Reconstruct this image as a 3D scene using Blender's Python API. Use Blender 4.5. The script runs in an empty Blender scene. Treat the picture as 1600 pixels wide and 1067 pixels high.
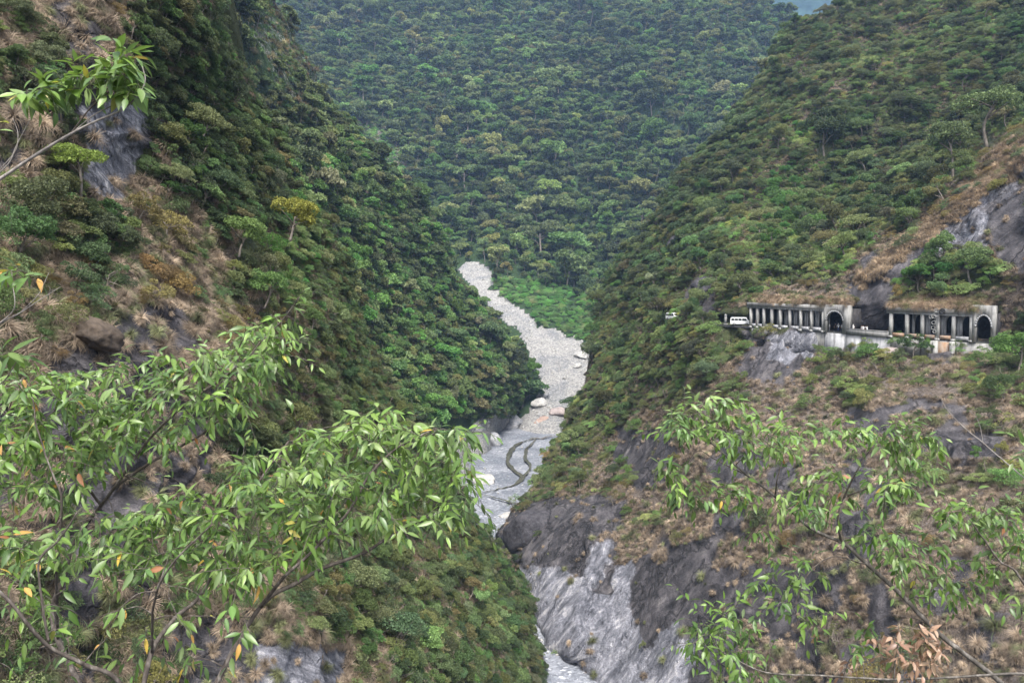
import bpy, bmesh, math, random
import numpy as np
from mathutils import Vector, Matrix
rng = np.random.default_rng(7)
random.seed(7)
S = bpy.context.scene
COL = S.collection

# ------------------------------------------------------------------ camera, sky, sun, exposure
F = 1250.0                       # focal length in photo pixels (photo 1600 wide)
CAMZ = 70.0
PITCH = math.atan((533.5 - 477.0) / F)
cd = bpy.data.cameras.new("camera"); cam = bpy.data.objects.new("camera", cd); COL.objects.link(cam)
cd.sensor_width = 36.0; cd.lens = 36.0 * F / 1600.0; cd.clip_start = 0.1; cd.clip_end = 20000
cam.location = (0, 0, CAMZ); cam.rotation_euler = (math.pi / 2 - PITCH, 0, 0)
S.camera = cam
SUN_EL, SUN_AZ = 60, 172         # degrees; azimuth the light comes from, measured clockwise from +Y
w = bpy.data.worlds.new("World"); S.world = w; w.use_nodes = True
nt = w.node_tree; bg = nt.nodes["Background"]
sky = nt.nodes.new("ShaderNodeTexSky"); sky.sky_type = 'NISHITA'; sky.sun_disc = False
sky.sun_elevation = math.radians(SUN_EL); sky.sun_rotation = math.radians(SUN_AZ)
sky.dust_density = 4.0; sky.air_density = 1.0; sky.ozone_density = 1.0
hs = nt.nodes.new("ShaderNodeHueSaturation"); hs.inputs['Saturation'].default_value = 0.35
nt.links.new(sky.outputs[0], hs.inputs['Color']); nt.links.new(hs.outputs[0], bg.inputs[0])
bg.inputs[1].default_value = 0.15
sd = bpy.data.lights.new("sun", 'SUN'); sd.energy = 2.3; sd.angle = math.radians(16); sd.color = (1.0, 0.96, 0.9)
sun = bpy.data.objects.new("sun", sd); COL.objects.link(sun)
_e, _a = math.radians(SUN_EL), math.radians(SUN_AZ)
sun.rotation_euler = Vector((math.sin(_a) * math.cos(_e), math.cos(_a) * math.cos(_e), math.sin(_e))).to_track_quat('Z', 'Y').to_euler()
sun.location = (0, 0, 400)
S.view_settings.view_transform = 'Standard'; S.view_settings.look = 'None'
S.view_settings.exposure = 1.3; S.view_settings.gamma = 1.0
S.cycles.use_denoising = True
S.cycles.max_bounces = 5; S.cycles.diffuse_bounces = 3; S.cycles.glossy_bounces = 2
S.cycles.transmission_bounces = 3; S.cycles.transparent_max_bounces = 6; S.cycles.volume_bounces = 1

# ------------------------------------------------------------------ basic helpers
def ray(u, v):
    u = np.asarray(u, float); v = np.asarray(v, float)
    a = (u - 800.0) / F; b = -(v - 533.5) / F
    cp, sp = math.cos(PITCH), math.sin(PITCH)
    dy = cp + b * sp; dz = -sp + b * cp
    return np.stack([a / dy, np.ones_like(a), dz / dy], -1)
def W(u, v, Y):
    return ray(u, v) * np.asarray(Y, float)[..., None] + np.array([0, 0, CAMZ])
def proj(P):
    cp, sp = math.cos(PITCH), math.sin(PITCH); f = P[..., 1] * cp - (P[..., 2] - CAMZ) * sp
    return 800 + F * P[..., 0] / f, 533.5 - F * (P[..., 1] * sp + (P[..., 2] - CAMZ) * cp) / f
def Wz(u, v, z):
    r = ray(u, v); t = (z - CAMZ) / r[..., 2]
    return r * t[..., None] + np.array([0, 0, CAMZ])
def tag(o, label=None, cat=None, group=None, kind=None):
    if label: o['label'] = label
    if cat: o['category'] = cat
    if group: o['group'] = group
    if kind: o['kind'] = kind
    return o
def empty(name, loc, rz=0):
    o = bpy.data.objects.new(name, None); COL.objects.link(o); o.location = loc; o.rotation_euler = (0, 0, rz)
    o.empty_display_size = 0.5
    return o
def mesh_np(name, V, faces, mat=None, smooth=False, link=True, parent=None):
    """faces: int array (n,4) or (n,3), or list of such arrays"""
    me = bpy.data.meshes.new(name)
    if not isinstance(faces, (list, tuple)): faces = [faces]
    faces = [np.asarray(f, np.int32) for f in faces if len(f)]
    V = np.asarray(V, np.float32)
    me.vertices.add(len(V)); me.vertices.foreach_set("co", V.ravel())
    nl = sum(f.size for f in faces); me.loops.add(nl)
    me.loops.foreach_set("vertex_index", np.concatenate([f.ravel() for f in faces]))
    tot = np.concatenate([np.full(len(f), f.shape[1], np.int32) for f in faces])
    start = np.concatenate([[0], np.cumsum(tot)[:-1]]).astype(np.int32)
    me.polygons.add(len(tot)); me.polygons.foreach_set("loop_start", start)
    me.update(calc_edges=True); me.validate()
    if smooth: me.polygons.foreach_set("use_smooth", np.ones(len(me.polygons), bool))
    if mat: me.materials.append(mat)
    o = bpy.data.objects.new(name, me)
    if link: COL.objects.link(o)
    if parent: o.parent = parent
    return o
def vcol(o, arr, name="Col"):
    me = o.data; a = me.color_attributes.new(name, 'FLOAT_COLOR', 'POINT')
    arr = np.asarray(arr, np.float32)
    if arr.shape[1] == 3: arr = np.concatenate([arr, np.ones((len(arr), 1), np.float32)], 1)
    a.data.foreach_set("color", arr.ravel())
class MB:
    """collects boxes, tubes, lofts; build() links them as one mesh"""
    def __init__(s): s.V = []; s.Q = []; s.T = []; s.n = 0
    def add(s, V, Q=(), T=()):
        V = np.asarray(V, float)
        s.V.append(V)
        if len(Q): s.Q.append(np.asarray(Q) + s.n)
        if len(T): s.T.append(np.asarray(T) + s.n)
        s.n += len(V)
    def box(s, c, sx, sy, sz, R=None):
        v = np.array([[x, y, z] for z in (-.5, .5) for y in (-.5, .5) for x in (-.5, .5)]) * [sx, sy, sz]
        if R is not None: v = v @ np.asarray(R).T
        s.add(v + np.asarray(c), [[0, 2, 3, 1], [4, 5, 7, 6], [0, 1, 5, 4], [2, 6, 7, 3], [0, 4, 6, 2], [1, 3, 7, 5]])
    def hull8(s, v):
        s.add(v, [[0, 2, 3, 1], [4, 5, 7, 6], [0, 1, 5, 4], [2, 6, 7, 3], [0, 4, 6, 2], [1, 3, 7, 5]])
    def tube(s, pts, rad, n=6, cap=True):
        pts = np.asarray(pts, float); rad = np.broadcast_to(np.asarray(rad, float), (len(pts),))
        d = np.gradient(pts, axis=0); d /= np.linalg.norm(d, axis=1)[:, None] + 1e-9
        ref = np.array([0.31, 0.17, 0.93]) if abs(d[0] @ [0.31, 0.17, 0.93]) < .9 else np.array([1., 0, 0])
        a = np.cross(d, ref); a /= np.linalg.norm(a, axis=1)[:, None] + 1e-9; b = np.cross(d, a)
        t = np.arange(n) * 2 * np.pi / n
        V = pts[:, None] + rad[:, None, None] * (np.cos(t)[None, :, None] * a[:, None] + np.sin(t)[None, :, None] * b[:, None])
        k = len(pts); i = np.arange(k - 1)[:, None]; j = np.arange(n)[None]
        Q = np.stack([i * n + j, i * n + (j + 1) % n, (i + 1) * n + (j + 1) % n, (i + 1) * n + j], -1).reshape(-1, 4)
        V = V.reshape(-1, 3)
        if cap:
            V = np.concatenate([V, pts[:1], pts[-1:]]); c0 = k * n; jj = np.arange(n)
            T = np.concatenate([np.stack([np.full(n, c0), (jj + 1) % n, jj], -1),
                                np.stack([np.full(n, c0 + 1), (k - 1) * n + jj, (k - 1) * n + (jj + 1) % n], -1)])
            s.add(V, Q, T)
        else: s.add(V, Q)
    def build(s, name, mat, parent=None, smooth=False, link=True):
        fs = []
        if s.Q: fs.append(np.concatenate(s.Q))
        if s.T: fs.append(np.concatenate(s.T))
        return mesh_np(name, np.concatenate(s.V), fs, mat, smooth, link, parent)

# ---- vectorised noise
def _h(i, j, k, seed):
    n = (i.astype(np.int64) * 374761393 + j.astype(np.int64) * 668265263 + k.astype(np.int64) * 2147483647 + seed * 1274126177) & 0xffffffff
    n = ((n ^ (n >> 13)) * 1274126177) & 0xffffffff
    n = ((n ^ (n >> 16)) * 2246822519) & 0xffffffff
    return ((n ^ (n >> 15)) & 0xffffff) / float(0xffffff)
def vnoise(P, sc, seed=0):
    P = np.asarray(P, float) / sc
    i = np.floor(P).astype(np.int64); f = P - i; f = f * f * (3 - 2 * f)
    r = 0
    for a in (0, 1):
        for b in (0, 1):
            for c in (0, 1):
                wgt = (f[..., 0] if a else 1 - f[..., 0]) * (f[..., 1] if b else 1 - f[..., 1]) * (f[..., 2] if c else 1 - f[..., 2])
                r = r + wgt * _h(i[..., 0] + a, i[..., 1] + b, i[..., 2] + c, seed)
    return r * 2 - 1
def fbm(P, sc, seed=0, octv=4, ridge=False):
    r = 0; a = 1.0; t = 0
    for o in range(octv):
        n = vnoise(P, sc / 2 ** o, seed + o * 17)
        if ridge: n = 1 - 2 * np.abs(n)
        r = r + a * n; t += a; a *= .5
    return r / t
def p2(u, v): return np.stack([u, v, np.zeros_like(u)], -1)
def inpoly(u, v, poly):
    u = np.asarray(u, float); v = np.asarray(v, float); r = np.zeros(u.shape, bool)
    n = len(poly)
    for k in range(n):
        x1, y1 = poly[k]; x2, y2 = poly[(k + 1) % n]
        if y1 == y2: continue
        c = ((y1 > v) != (y2 > v)) & (u < (x2 - x1) * (v - y1) / (y2 - y1) + x1)
        r ^= c
    return r
def softpoly(u, v, poly, jit=8, sc=18, seed=3):
    """polygon test with a noisy outline"""
    uu = u + jit * fbm(p2(u, v), sc, seed, 3); vv = v + jit * fbm(p2(u, v), sc, seed + 50, 3)
    return inpoly(uu, vv, poly)
def rbf(ctrl, u, v):
    c = np.array(ctrl, float); X = c[:, :2] / 400.0; y = np.log(c[:, 2]); n = len(c)
    def phi(r2): return 0.5 * r2 * np.log(r2 + 1e-12)
    D = ((X[:, None] - X[None]) ** 2).sum(-1)
    A = np.zeros((n + 3, n + 3)); A[:n, :n] = phi(D) + np.eye(n) * 2e-3
    A[:n, n:] = np.c_[np.ones(n), X]; A[n:, :n] = A[:n, n:].T
    s = np.linalg.solve(A, np.r_[y, 0, 0, 0])
    sh = np.shape(u); q = np.c_[np.ravel(u), np.ravel(v)] / 400.0; out = np.zeros(len(q))
    for a in range(0, len(q), 20000):
        qq = q[a:a + 20000]; d = ((qq[:, None] - X[None]) ** 2).sum(-1)
        out[a:a + 20000] = phi(d) @ s[:n] + s[n] + qq @ s[n + 1:]
    return np.exp(out).reshape(sh)

# ------------------------------------------------------------------ material helpers
class NT:
    def __init__(s, name, rough=0.9):
        s.m = bpy.data.materials.new(name); s.m.use_nodes = True; s.t = s.m.node_tree
        s.b = s.t.nodes['Principled BSDF']; s.b.inputs['Roughness'].default_value = rough
        s.b.inputs['Specular IOR Level'].default_value = 0.2
    def n(s, typ, **k):
        x = s.t.nodes.new(typ)
        for a, b in k.items(): setattr(x, a, b)
        return x
    def l(s, a, b): s.t.links.new(a, b)
    def noise(s, sc, det=5, rough=.6, dist=0, vec=None):
        x = s.n('ShaderNodeTexNoise'); x.inputs['Scale'].default_value = sc; x.inputs['Detail'].default_value = det
        x.inputs['Roughness'].default_value = rough; x.inputs['Distortion'].default_value = dist
        if vec is not None: s.l(vec, x.inputs['Vector'])
        return x.outputs['Fac']
    def pos(s, scale=(1, 1, 1), rot=(0, 0, 0)):
        g = s.n('ShaderNodeNewGeometry'); mp = s.n('ShaderNodeMapping')
        mp.inputs['Scale'].default_value = scale; mp.inputs['Rotation'].default_value = rot
        s.l(g.outputs['Position'], mp.inputs['Vector']); return mp.outputs[0]
    def obj(s, scale=(1, 1, 1)):
        g = s.n('ShaderNodeTexCoord'); mp = s.n('ShaderNodeMapping'); mp.inputs['Scale'].default_value = scale
        s.l(g.outputs['Object'], mp.inputs['Vector']); return mp.outputs[0]
    def ramp(s, fac, stops):
        r = s.n('ShaderNodeValToRGB'); e = r.color_ramp.elements
        while len(e) < len(stops): e.new(0.5)
        for el, (p, c) in zip(e, stops): el.position = p; el.color = (*c, 1) if len(c) == 3 else c
        s.l(fac, r.inputs[0]); return r.outputs[0]
    def mix(s, f, a, b, mode='MIX'):
        x = s.n('ShaderNodeMix', data_type='RGBA', blend_type=mode)
        for sock, val in ((x.inputs[0], f), (x.inputs[6], a), (x.inputs[7], b)):
            if isinstance(val, (int, float)): sock.default_value = val
            elif isinstance(val, tuple): sock.default_value = (*val, 1)
            else: s.l(val, sock)
        return x.outputs[2]
    def math(s, op, a, b=None, clamp=False):
        x = s.n('ShaderNodeMath', operation=op, use_clamp=clamp)
        for sock, val in ((x.inputs[0], a), (x.inputs[1], b)):
            if val is None: continue
            if isinstance(val, (int, float)): sock.default_value = val
            else: s.l(val, sock)
        return x.outputs[0]
    def attr(s, name, typ='GEOMETRY'):
        x = s.n('ShaderNodeAttribute', attribute_name=name, attribute_type=typ); return x
    def sep(s, c):
        x = s.n('ShaderNodeSeparateColor'); s.l(c, x.inputs[0]); return x.outputs
    def bump(s, h, strength=.5, dist=.2):
        x = s.n('ShaderNodeBump'); x.inputs['Strength'].default_value = strength; x.inputs['Distance'].default_value = dist
        s.l(h, x.inputs['Height']); s.l(x.outputs[0], s.b.inputs['Normal'])
    def col(s, c):
        if isinstance(c, tuple): s.b.inputs['Base Color'].default_value = (*c, 1)
        else: s.l(c, s.b.inputs['Base Color'])
        return s.m

def terrain_material(name, green, brown, fine=1.0, ax=((.8, .1, -.6), (.6, 0, .8), (0, 1, .1)), rubble=False):
    t = NT(name, .95)
    P = t.pos(); a = t.attr('mask'); sp = t.sep(a.outputs['Color'])
    n1 = t.noise(.35 * fine, 6, .65, vec=P); n2 = t.noise(2.2 * fine, 5, .7, vec=P); n3 = t.noise(.06, 4, .6, vec=P)
    cx = t.n('ShaderNodeCombineXYZ')
    for k, (a_, f_) in enumerate(zip(ax, (1.3, .16, .3))):
        d_ = t.n('ShaderNodeVectorMath', operation='DOT_PRODUCT'); t.l(P, d_.inputs[0]); d_.inputs[1].default_value = [q * f_ for q in a_]; t.l(d_.outputs['Value'], cx.inputs[k])
    n4 = t.noise(6 * fine, 4, .7, vec=P)
    st = t.noise(.55 * fine, 7, .62, .9, cx.outputs[0])
    stv = t.noise(.9 * fine, 5, .6, .4, t.pos((1.4, 1.4, .12)))
    dark = t.ramp(t.math('ADD', t.math('MULTIPLY', n1, .5), t.math('MULTIPLY', st, .5)),
                  [(.36, (.025, .025, .028)), (.47, (.065, .062, .068)), (.56, (.115, .108, .116)), (.68, (.23, .215, .21))])
    light = t.ramp(t.math('ADD', t.math('MULTIPLY', stv, .35), t.math('MULTIPLY', st, .65)),
                   [(.36, (.06, .063, .075)), (.46, (.145, .15, .175)), (.54, (.26, .265, .30)), (.66, (.56, .55, .56))])
    if rubble:
        vo = t.n('ShaderNodeTexVoronoi'); vo.inputs['Scale'].default_value = 1.5; t.l(P, vo.inputs['Vector'])
        light = t.mix(1.0, t.ramp(t.sep(vo.outputs['Color'])[0], [(0, (.24, .238, .233)), (.5, (.38, .373, .36)), (1, (.52, .51, .49))]), t.ramp(t.noise(.05, 5, .65, .6, P), [(.35, (.62, .66, .72)), (.55, (1, 1, 1))]), 'MULTIPLY')
        st = t.math('MULTIPLY', t.noise(.5, 6, .7, vec=P), .8)
    veg = t.mix(t.math('MULTIPLY', n1, 1.0), tuple(x * .55 for x in green), tuple(green))
    br = t.ramp(n2, [(.35, tuple(x * .4 for x in brown)), (.5, tuple(brown)), (.66, tuple(min(1, x * 1.9) for x in brown))])
    ground = t.mix(t.ramp(t.math('ADD', sp[2], t.math('MULTIPLY', t.math('SUBTRACT', n1, .5), .8)), [(.35, (0, 0, 0)), (.65, (1, 1, 1))]), veg, br)
    rock = t.mix(t.ramp(t.math('ADD', sp[1], t.math('MULTIPLY', t.math('SUBTRACT', stv, .5), 1.2)), [(.3, (0, 0, 0)), (.7, (1, 1, 1))]), dark, light)
    c = t.mix(t.ramp(t.math('ADD', sp[0], t.math('MULTIPLY', t.math('SUBTRACT', n2, .5), 1.3)), [(.4, (0, 0, 0)), (.6, (1, 1, 1))]), ground, rock)
    ck = t.n('ShaderNodeTexVoronoi', feature='DISTANCE_TO_EDGE'); ck.inputs['Scale'].default_value = .22 * fine; t.l(cx.outputs[0], ck.inputs['Vector'])
    vd = t.n('ShaderNodeVectorMath', operation='ADD'); nn_ = t.n('ShaderNodeTexNoise'); nn_.inputs['Scale'].default_value = .5 * fine; nn_.inputs['Detail'].default_value = 4; t.l(P, nn_.inputs['Vector']); sc_ = t.n('ShaderNodeVectorMath', operation='SCALE'); t.l(nn_.outputs['Color'], sc_.inputs[0]); sc_.inputs['Scale'].default_value = 2.5; t.l(cx.outputs[0], vd.inputs[0]); t.l(sc_.outputs[0], vd.inputs[1]); t.l(vd.outputs[0], ck.inputs['Vector'])
    ckv = t.ramp(ck.outputs['Distance'], [(0, (0, 0, 0)), (.06, (1, 1, 1))])
    h = t.math('ADD', t.math('MULTIPLY', ckv, 0.0 if rubble else .35), t.math('MULTIPLY', n4, .3))
    h = t.math('ADD', h, t.math('MULTIPLY', st, 1.2)) if False else t.math('ADD', h, 0.0)
    h = t.math('ADD', t.math('ADD', h, t.math('MULTIPLY', st, 1.2)), t.math('MULTIPLY', n2, .5))
    h_ = t.math('ADD', t.math('MULTIPLY', st, 1.2), t.math('ADD', t.math('MULTIPLY', n2, .35), t.math('MULTIPLY', n1, .8)))
    c = t.mix(t.math('MULTIPLY', t.math('SUBTRACT', 1.0, ckv), t.math('MULTIPLY', t.math('SUBTRACT', sp[0], sp[1], True), 0.0 if rubble else .75)), c, (.02, .02, .022))
    c = t.mix(1.0, c, t.ramp(n4, [(.3, (.55, .55, .55)), (.7, (1.45, 1.42, 1.4))]), 'MULTIPLY')
    t.bump(h, 1.0, 1.0 / fine)
    return t.col(c)
M = {}
M['cliff_left'] = terrain_material('left cliff rock and soil', (.06, .075, .03), (.13, .105, .08), 1.6, ((.25, .5, .85), (.9, .1, -.3), (.2, .9, -.4)))
M['cliff_right'] = terrain_material('right slope rock and soil', (.07, .085, .035), (.15, .122, .10), 1.0)
M['hill'] = terrain_material('wooded hill soil', (.055, .10, .04), (.16, .13, .10), .4, rubble=True)

def leaf_material(name, base, bright=1.0, trans=.25, tinted=True, jitter=.35):
    t = NT(name, .6); t.b.inputs['Specular IOR Level'].default_value = .25
    g = t.n('ShaderNodeNewGeometry')
    rnd = g.outputs['Random Per Island']
    c = t.mix(rnd, tuple(x * (1 - jitter) for x in base), tuple(min(1, x * (1 + jitter)) for x in base))
    if tinted:
        a = t.attr('tint', 'INSTANCER'); c = t.mix(1.0, c, a.outputs['Color'], 'MULTIPLY')
    t.col(c)
    tr = t.n('ShaderNodeBsdfTranslucent'); t.l(c, tr.inputs[0])
    mx = t.n('ShaderNodeMixShader'); mx.inputs[0].default_value = trans
    out = t.t.nodes['Material Output']
    t.l(t.b.outputs[0], mx.inputs[1]); t.l(tr.outputs[0], mx.inputs[2]); t.l(mx.outputs[0], out.inputs[0])
    return t.m
M['leaf'] = leaf_material('tree leaves', (.135, .155, .088), jitter=.5, trans=.38)
M['grass'] = leaf_material('dry grass blades', (.25, .205, .155), trans=.15, jitter=.5)
t = NT('bark', .9); M['bark'] = t.col(t.ramp(t.noise(3, 4, vec=t.pos((1, 1, .3))), [(.3, (.10, .085, .07)), (.7, (.25, .22, .19))]))

# ------------------------------------------------------------------ land surfaces
def interp(tab, v):
    tab = sorted(tab, key=lambda q: q[0]); return np.interp(v, [q[0] for q in tab], [q[1] for q in tab])
# outlines: row in the photo -> column of the ridge or silhouette
SIL_A1 = [(-120, 300), (0, 314), (60, 332), (130, 376), (200, 415), (300, 452), (360, 482), (420, 515), (520, 560), (600, 605), (700, 680), (820, 738), (860, 770), (900, 808), (950, 826), (1067, 838), (1180, 845)]
SIL_A2 = [(-120, 350), (0, 402), (40, 442), (100, 482), (160, 498), (190, 515), (250, 565), (310, 635), (380, 672), (440, 688), (470, 730), (510, 776), (560, 808), (600, 828), (625, 828), (650, 812), (690, 775), (760, 742), (900, 730)]
SIL_B = [(-120, 1420), (0, 1350), (50, 1268), (100, 1218), (150, 1174), (230, 1148), (290, 1065), (330, 1045), (400, 1010), (430, 990), (480, 958), (530, 946), (600, 928), (650, 910), (700, 888), (760, 848), (800, 812), (840, 784), (870, 788), (890, 812), (930, 820), (985, 830), (1010, 850), (1030, 890), (1067, 912), (1180, 940)]
C_A1 = [(-100,-100,58),(0,-100,62),(200,-100,74),(390,-100,125),(-100,0,52),(0,0,56),(100,0,60),(200,0,68),(300,0,85),(385,0,120),(-100,250,46),(0,250,50),(150,230,58),(250,250,70),(350,250,85),(440,250,125),
 (-100,500,40),(0,500,44),(150,500,52),(300,500,62),(400,500,76),(480,500,100),(555,520,150),(-100,750,36),(0,750,40),(200,750,50),(400,750,70),(560,750,100),(700,750,160),
 (-100,1150,28),(0,1067,33),(200,1067,43),(450,1000,60),(620,1000,85),(760,1000,118),(838,1060,150),(600,880,98),(700,860,125),(800,900,165),(820,950,160)]
C_A2 = [(402,0,330),(482,100,370),(515,190,400),(635,310,450),(715,440,480),(790,510,485),(842,600,470),(812,650,445),(772,695,398),(742,770,305),(300,0,240),(300,300,200),(450,300,260),(550,400,320),(500,550,240),(650,600,320),
 (750,600,400),(600,700,250),(700,700,330),(300,700,170),(730,900,220),(650,450,400),(700,520,420),(600,300,410),(400,-100,340),(300,-100,260),(300,900,140)]
C_B = [(1420,-120,430),(1335,0,420),(1245,50,400),(1205,100,390),(1148,230,350),(1045,330,350),(1000,430,340),(932,530,330),(915,600,310),(870,700,275),(800,800,232),(784,840,222),(800,880,205),(820,930,185),(838,1000,165),(912,1067,148),
 (1100,400,270),(1080,500,215),(1000,600,250),(950,700,240),(1050,700,190),(900,800,200),(1000,800,180),(950,900,168),(1050,1000,140),(1200,1067,115),(1400,1067,95),(1600,1067,80),(1720,1100,70),(1000,1150,130),(1200,800,140),(1400,800,115),(1600,800,98),(1200,650,165),(1400,650,142),(1600,650,120),
 (1150,515,196),(1250,522,183),(1320,532,174),(1400,545,165),(1550,565,150),(1650,580,140),(1180,462,198),(1300,460,182),(1400,460,168),(1550,460,154),(1650,450,145),(1200,380,245),(1300,400,218),(1380,400,190),(1500,380,170),(1600,380,155),(1700,380,148),
 (1600,225,188),(1500,300,192),(1420,370,192),(1700,165,178),(1570,190,250),(1460,260,255),(1370,330,250),(1660,130,245),(1200,250,320),(1300,200,305),(1400,150,305),(1500,100,305),(1600,50,300),(1700,0,300),(1450,0,380),(1600,-100,360)]
C_C = [(300,600,560),(600,600,560),(760,660,500),(820,680,440),(890,690,430),(850,650,452),(930,550,520),(820,520,545),(790,500,570),(720,415,650),(900,440,640),(1000,450,600),(1200,450,600),(300,400,640),(600,420,640),
 (700,300,760),(900,300,760),(1100,300,740),(500,200,800),(300,200,820),(700,150,930),(900,150,920),(1100,150,880),(400,0,1040),(600,0,1120),(800,0,1130),(1000,0,1100),(1180,0,1050),(1225,40,1000),(1150,100,950),(400,-150,1250),(800,-150,1300),(1100,-150,1280),(1300,100,980),(1300,300,800)]
SIL_C = [(-160, 1040), (-60, 1100), (0, 1140), (25, 1165), (45, 1198), (80, 1262), (150, 1400), (900, 1400)]
GALL1 = [(1158, 474), (1328, 476), (1330, 518), (1150, 514)]
def yfront(u): return np.interp(u, [1000, 1140, 1172, 1322, 1390, 1555, 1700], [225, 196, 190, 172, 164, 150, 139])
def vroad(u): return np.interp(u, [1000, 1140, 1172, 1287, 1390, 1555, 1700], [500, 508, 510, 517, 525, 535, 544])
class Land: pass
def land(name, sil, side, far, ctrl, nu, nv, v0, v1, mat, disp, maskfn, jit, post=None, skirt=(6, 18, 45, 90)):
    """side -1: the land lies to the left of the outline, +1: to the right"""
    L = Land(); L.name = name
    v = np.linspace(v0, v1, nv)
    e = interp(sil, v) + jit * fbm(p2(v * 0 + 7.3, v), 60, 5, 4)
    s = np.linspace(0, 1, nu) ** 1.0
    U = far + (e[:, None] - far) * s[None]; Vv = np.repeat(v[:, None], nu, 1)
    Y = rbf(ctrl, U, Vv)
    ed = np.abs(U - e[:, None]); Y = Y * (1 + .05 * np.exp(-ed / 14.0))
    if post: Y = post(U, Vv, Y)
    P = W(U, Vv, Y)
    cols = [P]
    back = P[:, -1].copy()
    for k in skirt:
        q = back + np.array([(-side) * -.15 * k, k, -.35 * k]); cols.append(q[:, None])
    P = np.concatenate(cols, 1)
    du = np.gradient(P, axis=1); dv = np.gradient(P, axis=0); N = np.cross(du, dv); N /= np.linalg.norm(N, axis=-1)[..., None] + 1e-9
    toC = np.array([0, 0, CAMZ]) - P; N *= np.sign((N * toC).sum(-1))[..., None]
    m = maskfn(U, Vv, P[:, :nu]); m = np.concatenate([m] + [m[:, -1:]] * len(skirt), 1)
    dsp = disp(P, m); fade = 1
    P = P + N * (dsp * fade)[..., None]
    U, Vv = proj(P[:, :nu]); m = maskfn(U, Vv, P[:, :nu]); m = np.concatenate([m] + [m[:, -1:]] * len(skirt), 1)
    h, wd = P.shape[:2]; i = np.arange(h - 1)[:, None]; j = np.arange(wd - 1)[None]
    Q = np.stack([i * wd + j, i * wd + j + 1, (i + 1) * wd + j + 1, (i + 1) * wd + j], -1).reshape(-1, 4)
    if side > 0: Q = Q[:, ::-1]
    o = mesh_np(name, P.reshape(-1, 3), Q[:, ::-1], mat, True)
    vcol(o, m.reshape(-1, 3), 'mask')
    tag(o, kind='structure')
    L.P = P[:, :nu]; L.N = N[:, :nu]; L.U = U; L.V = Vv; L.m = m[:, :nu]; L.o = o
    A = np.linalg.norm(np.cross(L.P[:-1, 1:] - L.P[:-1, :-1], L.P[1:, :-1] - L.P[:-1, :-1]), axis=-1)
    L.A = A; return L

# hand-read cover map, 40 px cells: D dark trees, S green shrubs, L pale green shrubs, m mixed, B dry grass, R dark rock, W pale rock
MAP_A1 = """mmRBBDDDDDDDD
mSRRBDDDDDDDDD
SSDRBDDDDDDSSD
DDDRRDDDDDDSSS
RRRRRWDDDDDSSS
BmDRWRSSDDDSSS
RmmWWDSDDDSSSS
mSSSWBDDDDSSSS
mSSSSBBBSDDLLSS
BmSDDmBBmLLLSSS
mmBBmBBBBLLLSSS
BBBSmBBBBSLLmSSS
mmBmBRRBBBBBmSSSS
mBBRRRRRBBBSSSSSS
mBRRRRRBRRmmSSSSS
RRRRRRRRRBmmSSSSSSS
RRRRRRRRDSmmSSSSSSSS
RRRRRRRDDDSmmmSSSSSS
RRRRRRRRmmmmmmSSSSSS
RRRRRRRRmmmmmmSSSSSS
mRRRRRRmmmmmmmSSSSSSSS
mmRRRmmBBmBBmmSSmSSSSSS
mmRRmmBBBmBBmSmSmSSSSSS
mmRRmRmmBBBmmSSSmmSSSSSS
mRRRmmRRRRBmmSSmSSSSSSSS
mmRRmmRRRRWWmBmSSSSSSSSS
mmRRmmRRRWWWWmBSSSSSSSSS""".split()
MAP_B = """.............mmSmSSD
...........DmmSmSSSD
..........SmDSmSSSDD
.........SDSmSSSSSDD
.........DSmDDSDSSSS
........DSmLDDSSSSSB
........DSmLDDSSSSBW
......SDSmLLSSSSDBWB
......DSSmLLSDSDBWWB
.....SDSmLLSSSBBWWBR
.....DSSmmSSLBRRSSSB
....SSSRSSSBBRRmSSBB
...SSSSDSSSRRRRRRRBB
...SSSSSSRWWRmSSRmBD
...SSSmSBRRmmBmmBmmS
...SSmmBmBBmBSBBBBmm
..SSmBmBmBBBBRRBBRmB
..SmRmBBRBBmBBBBRRmB
.SmBmRBBBBRBBRBBmBSm
SmBmBBBBBBBRBBRmBBBm
RRRBmmBBRBBBBRBBBBBB
RRRRBBRRBBBBBRBBBBBB
WRRRRBRRRRBBRBBBBRBB
WWWRWWRRRRBRBBRBRBBB
WWWWWWRRRBRBBBRBBBRB
WWWWWWWRRBBRBRBBBBRB
WWWWWWWRRBBBRBBRBBBB""".split()
def codes(mapp, c0, default):
    g = np.full((27, 60), default)
    for r, row in enumerate(mapp):
        last = default
        row = row.rstrip()
        first = next((ch for ch in row if ch != '.'), default)
        for c in range(60):
            k = c - c0
            if 0 <= k < len(row) and row[k] != '.': g[r, c] = row[k]; last = row[k]
            elif k >= len(row): g[r, c] = last
            else: g[r, c] = first
    return g
G_A1 = codes(MAP_A1, 0, 'S'); G_B = codes(MAP_B, 20, 'B')
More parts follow.
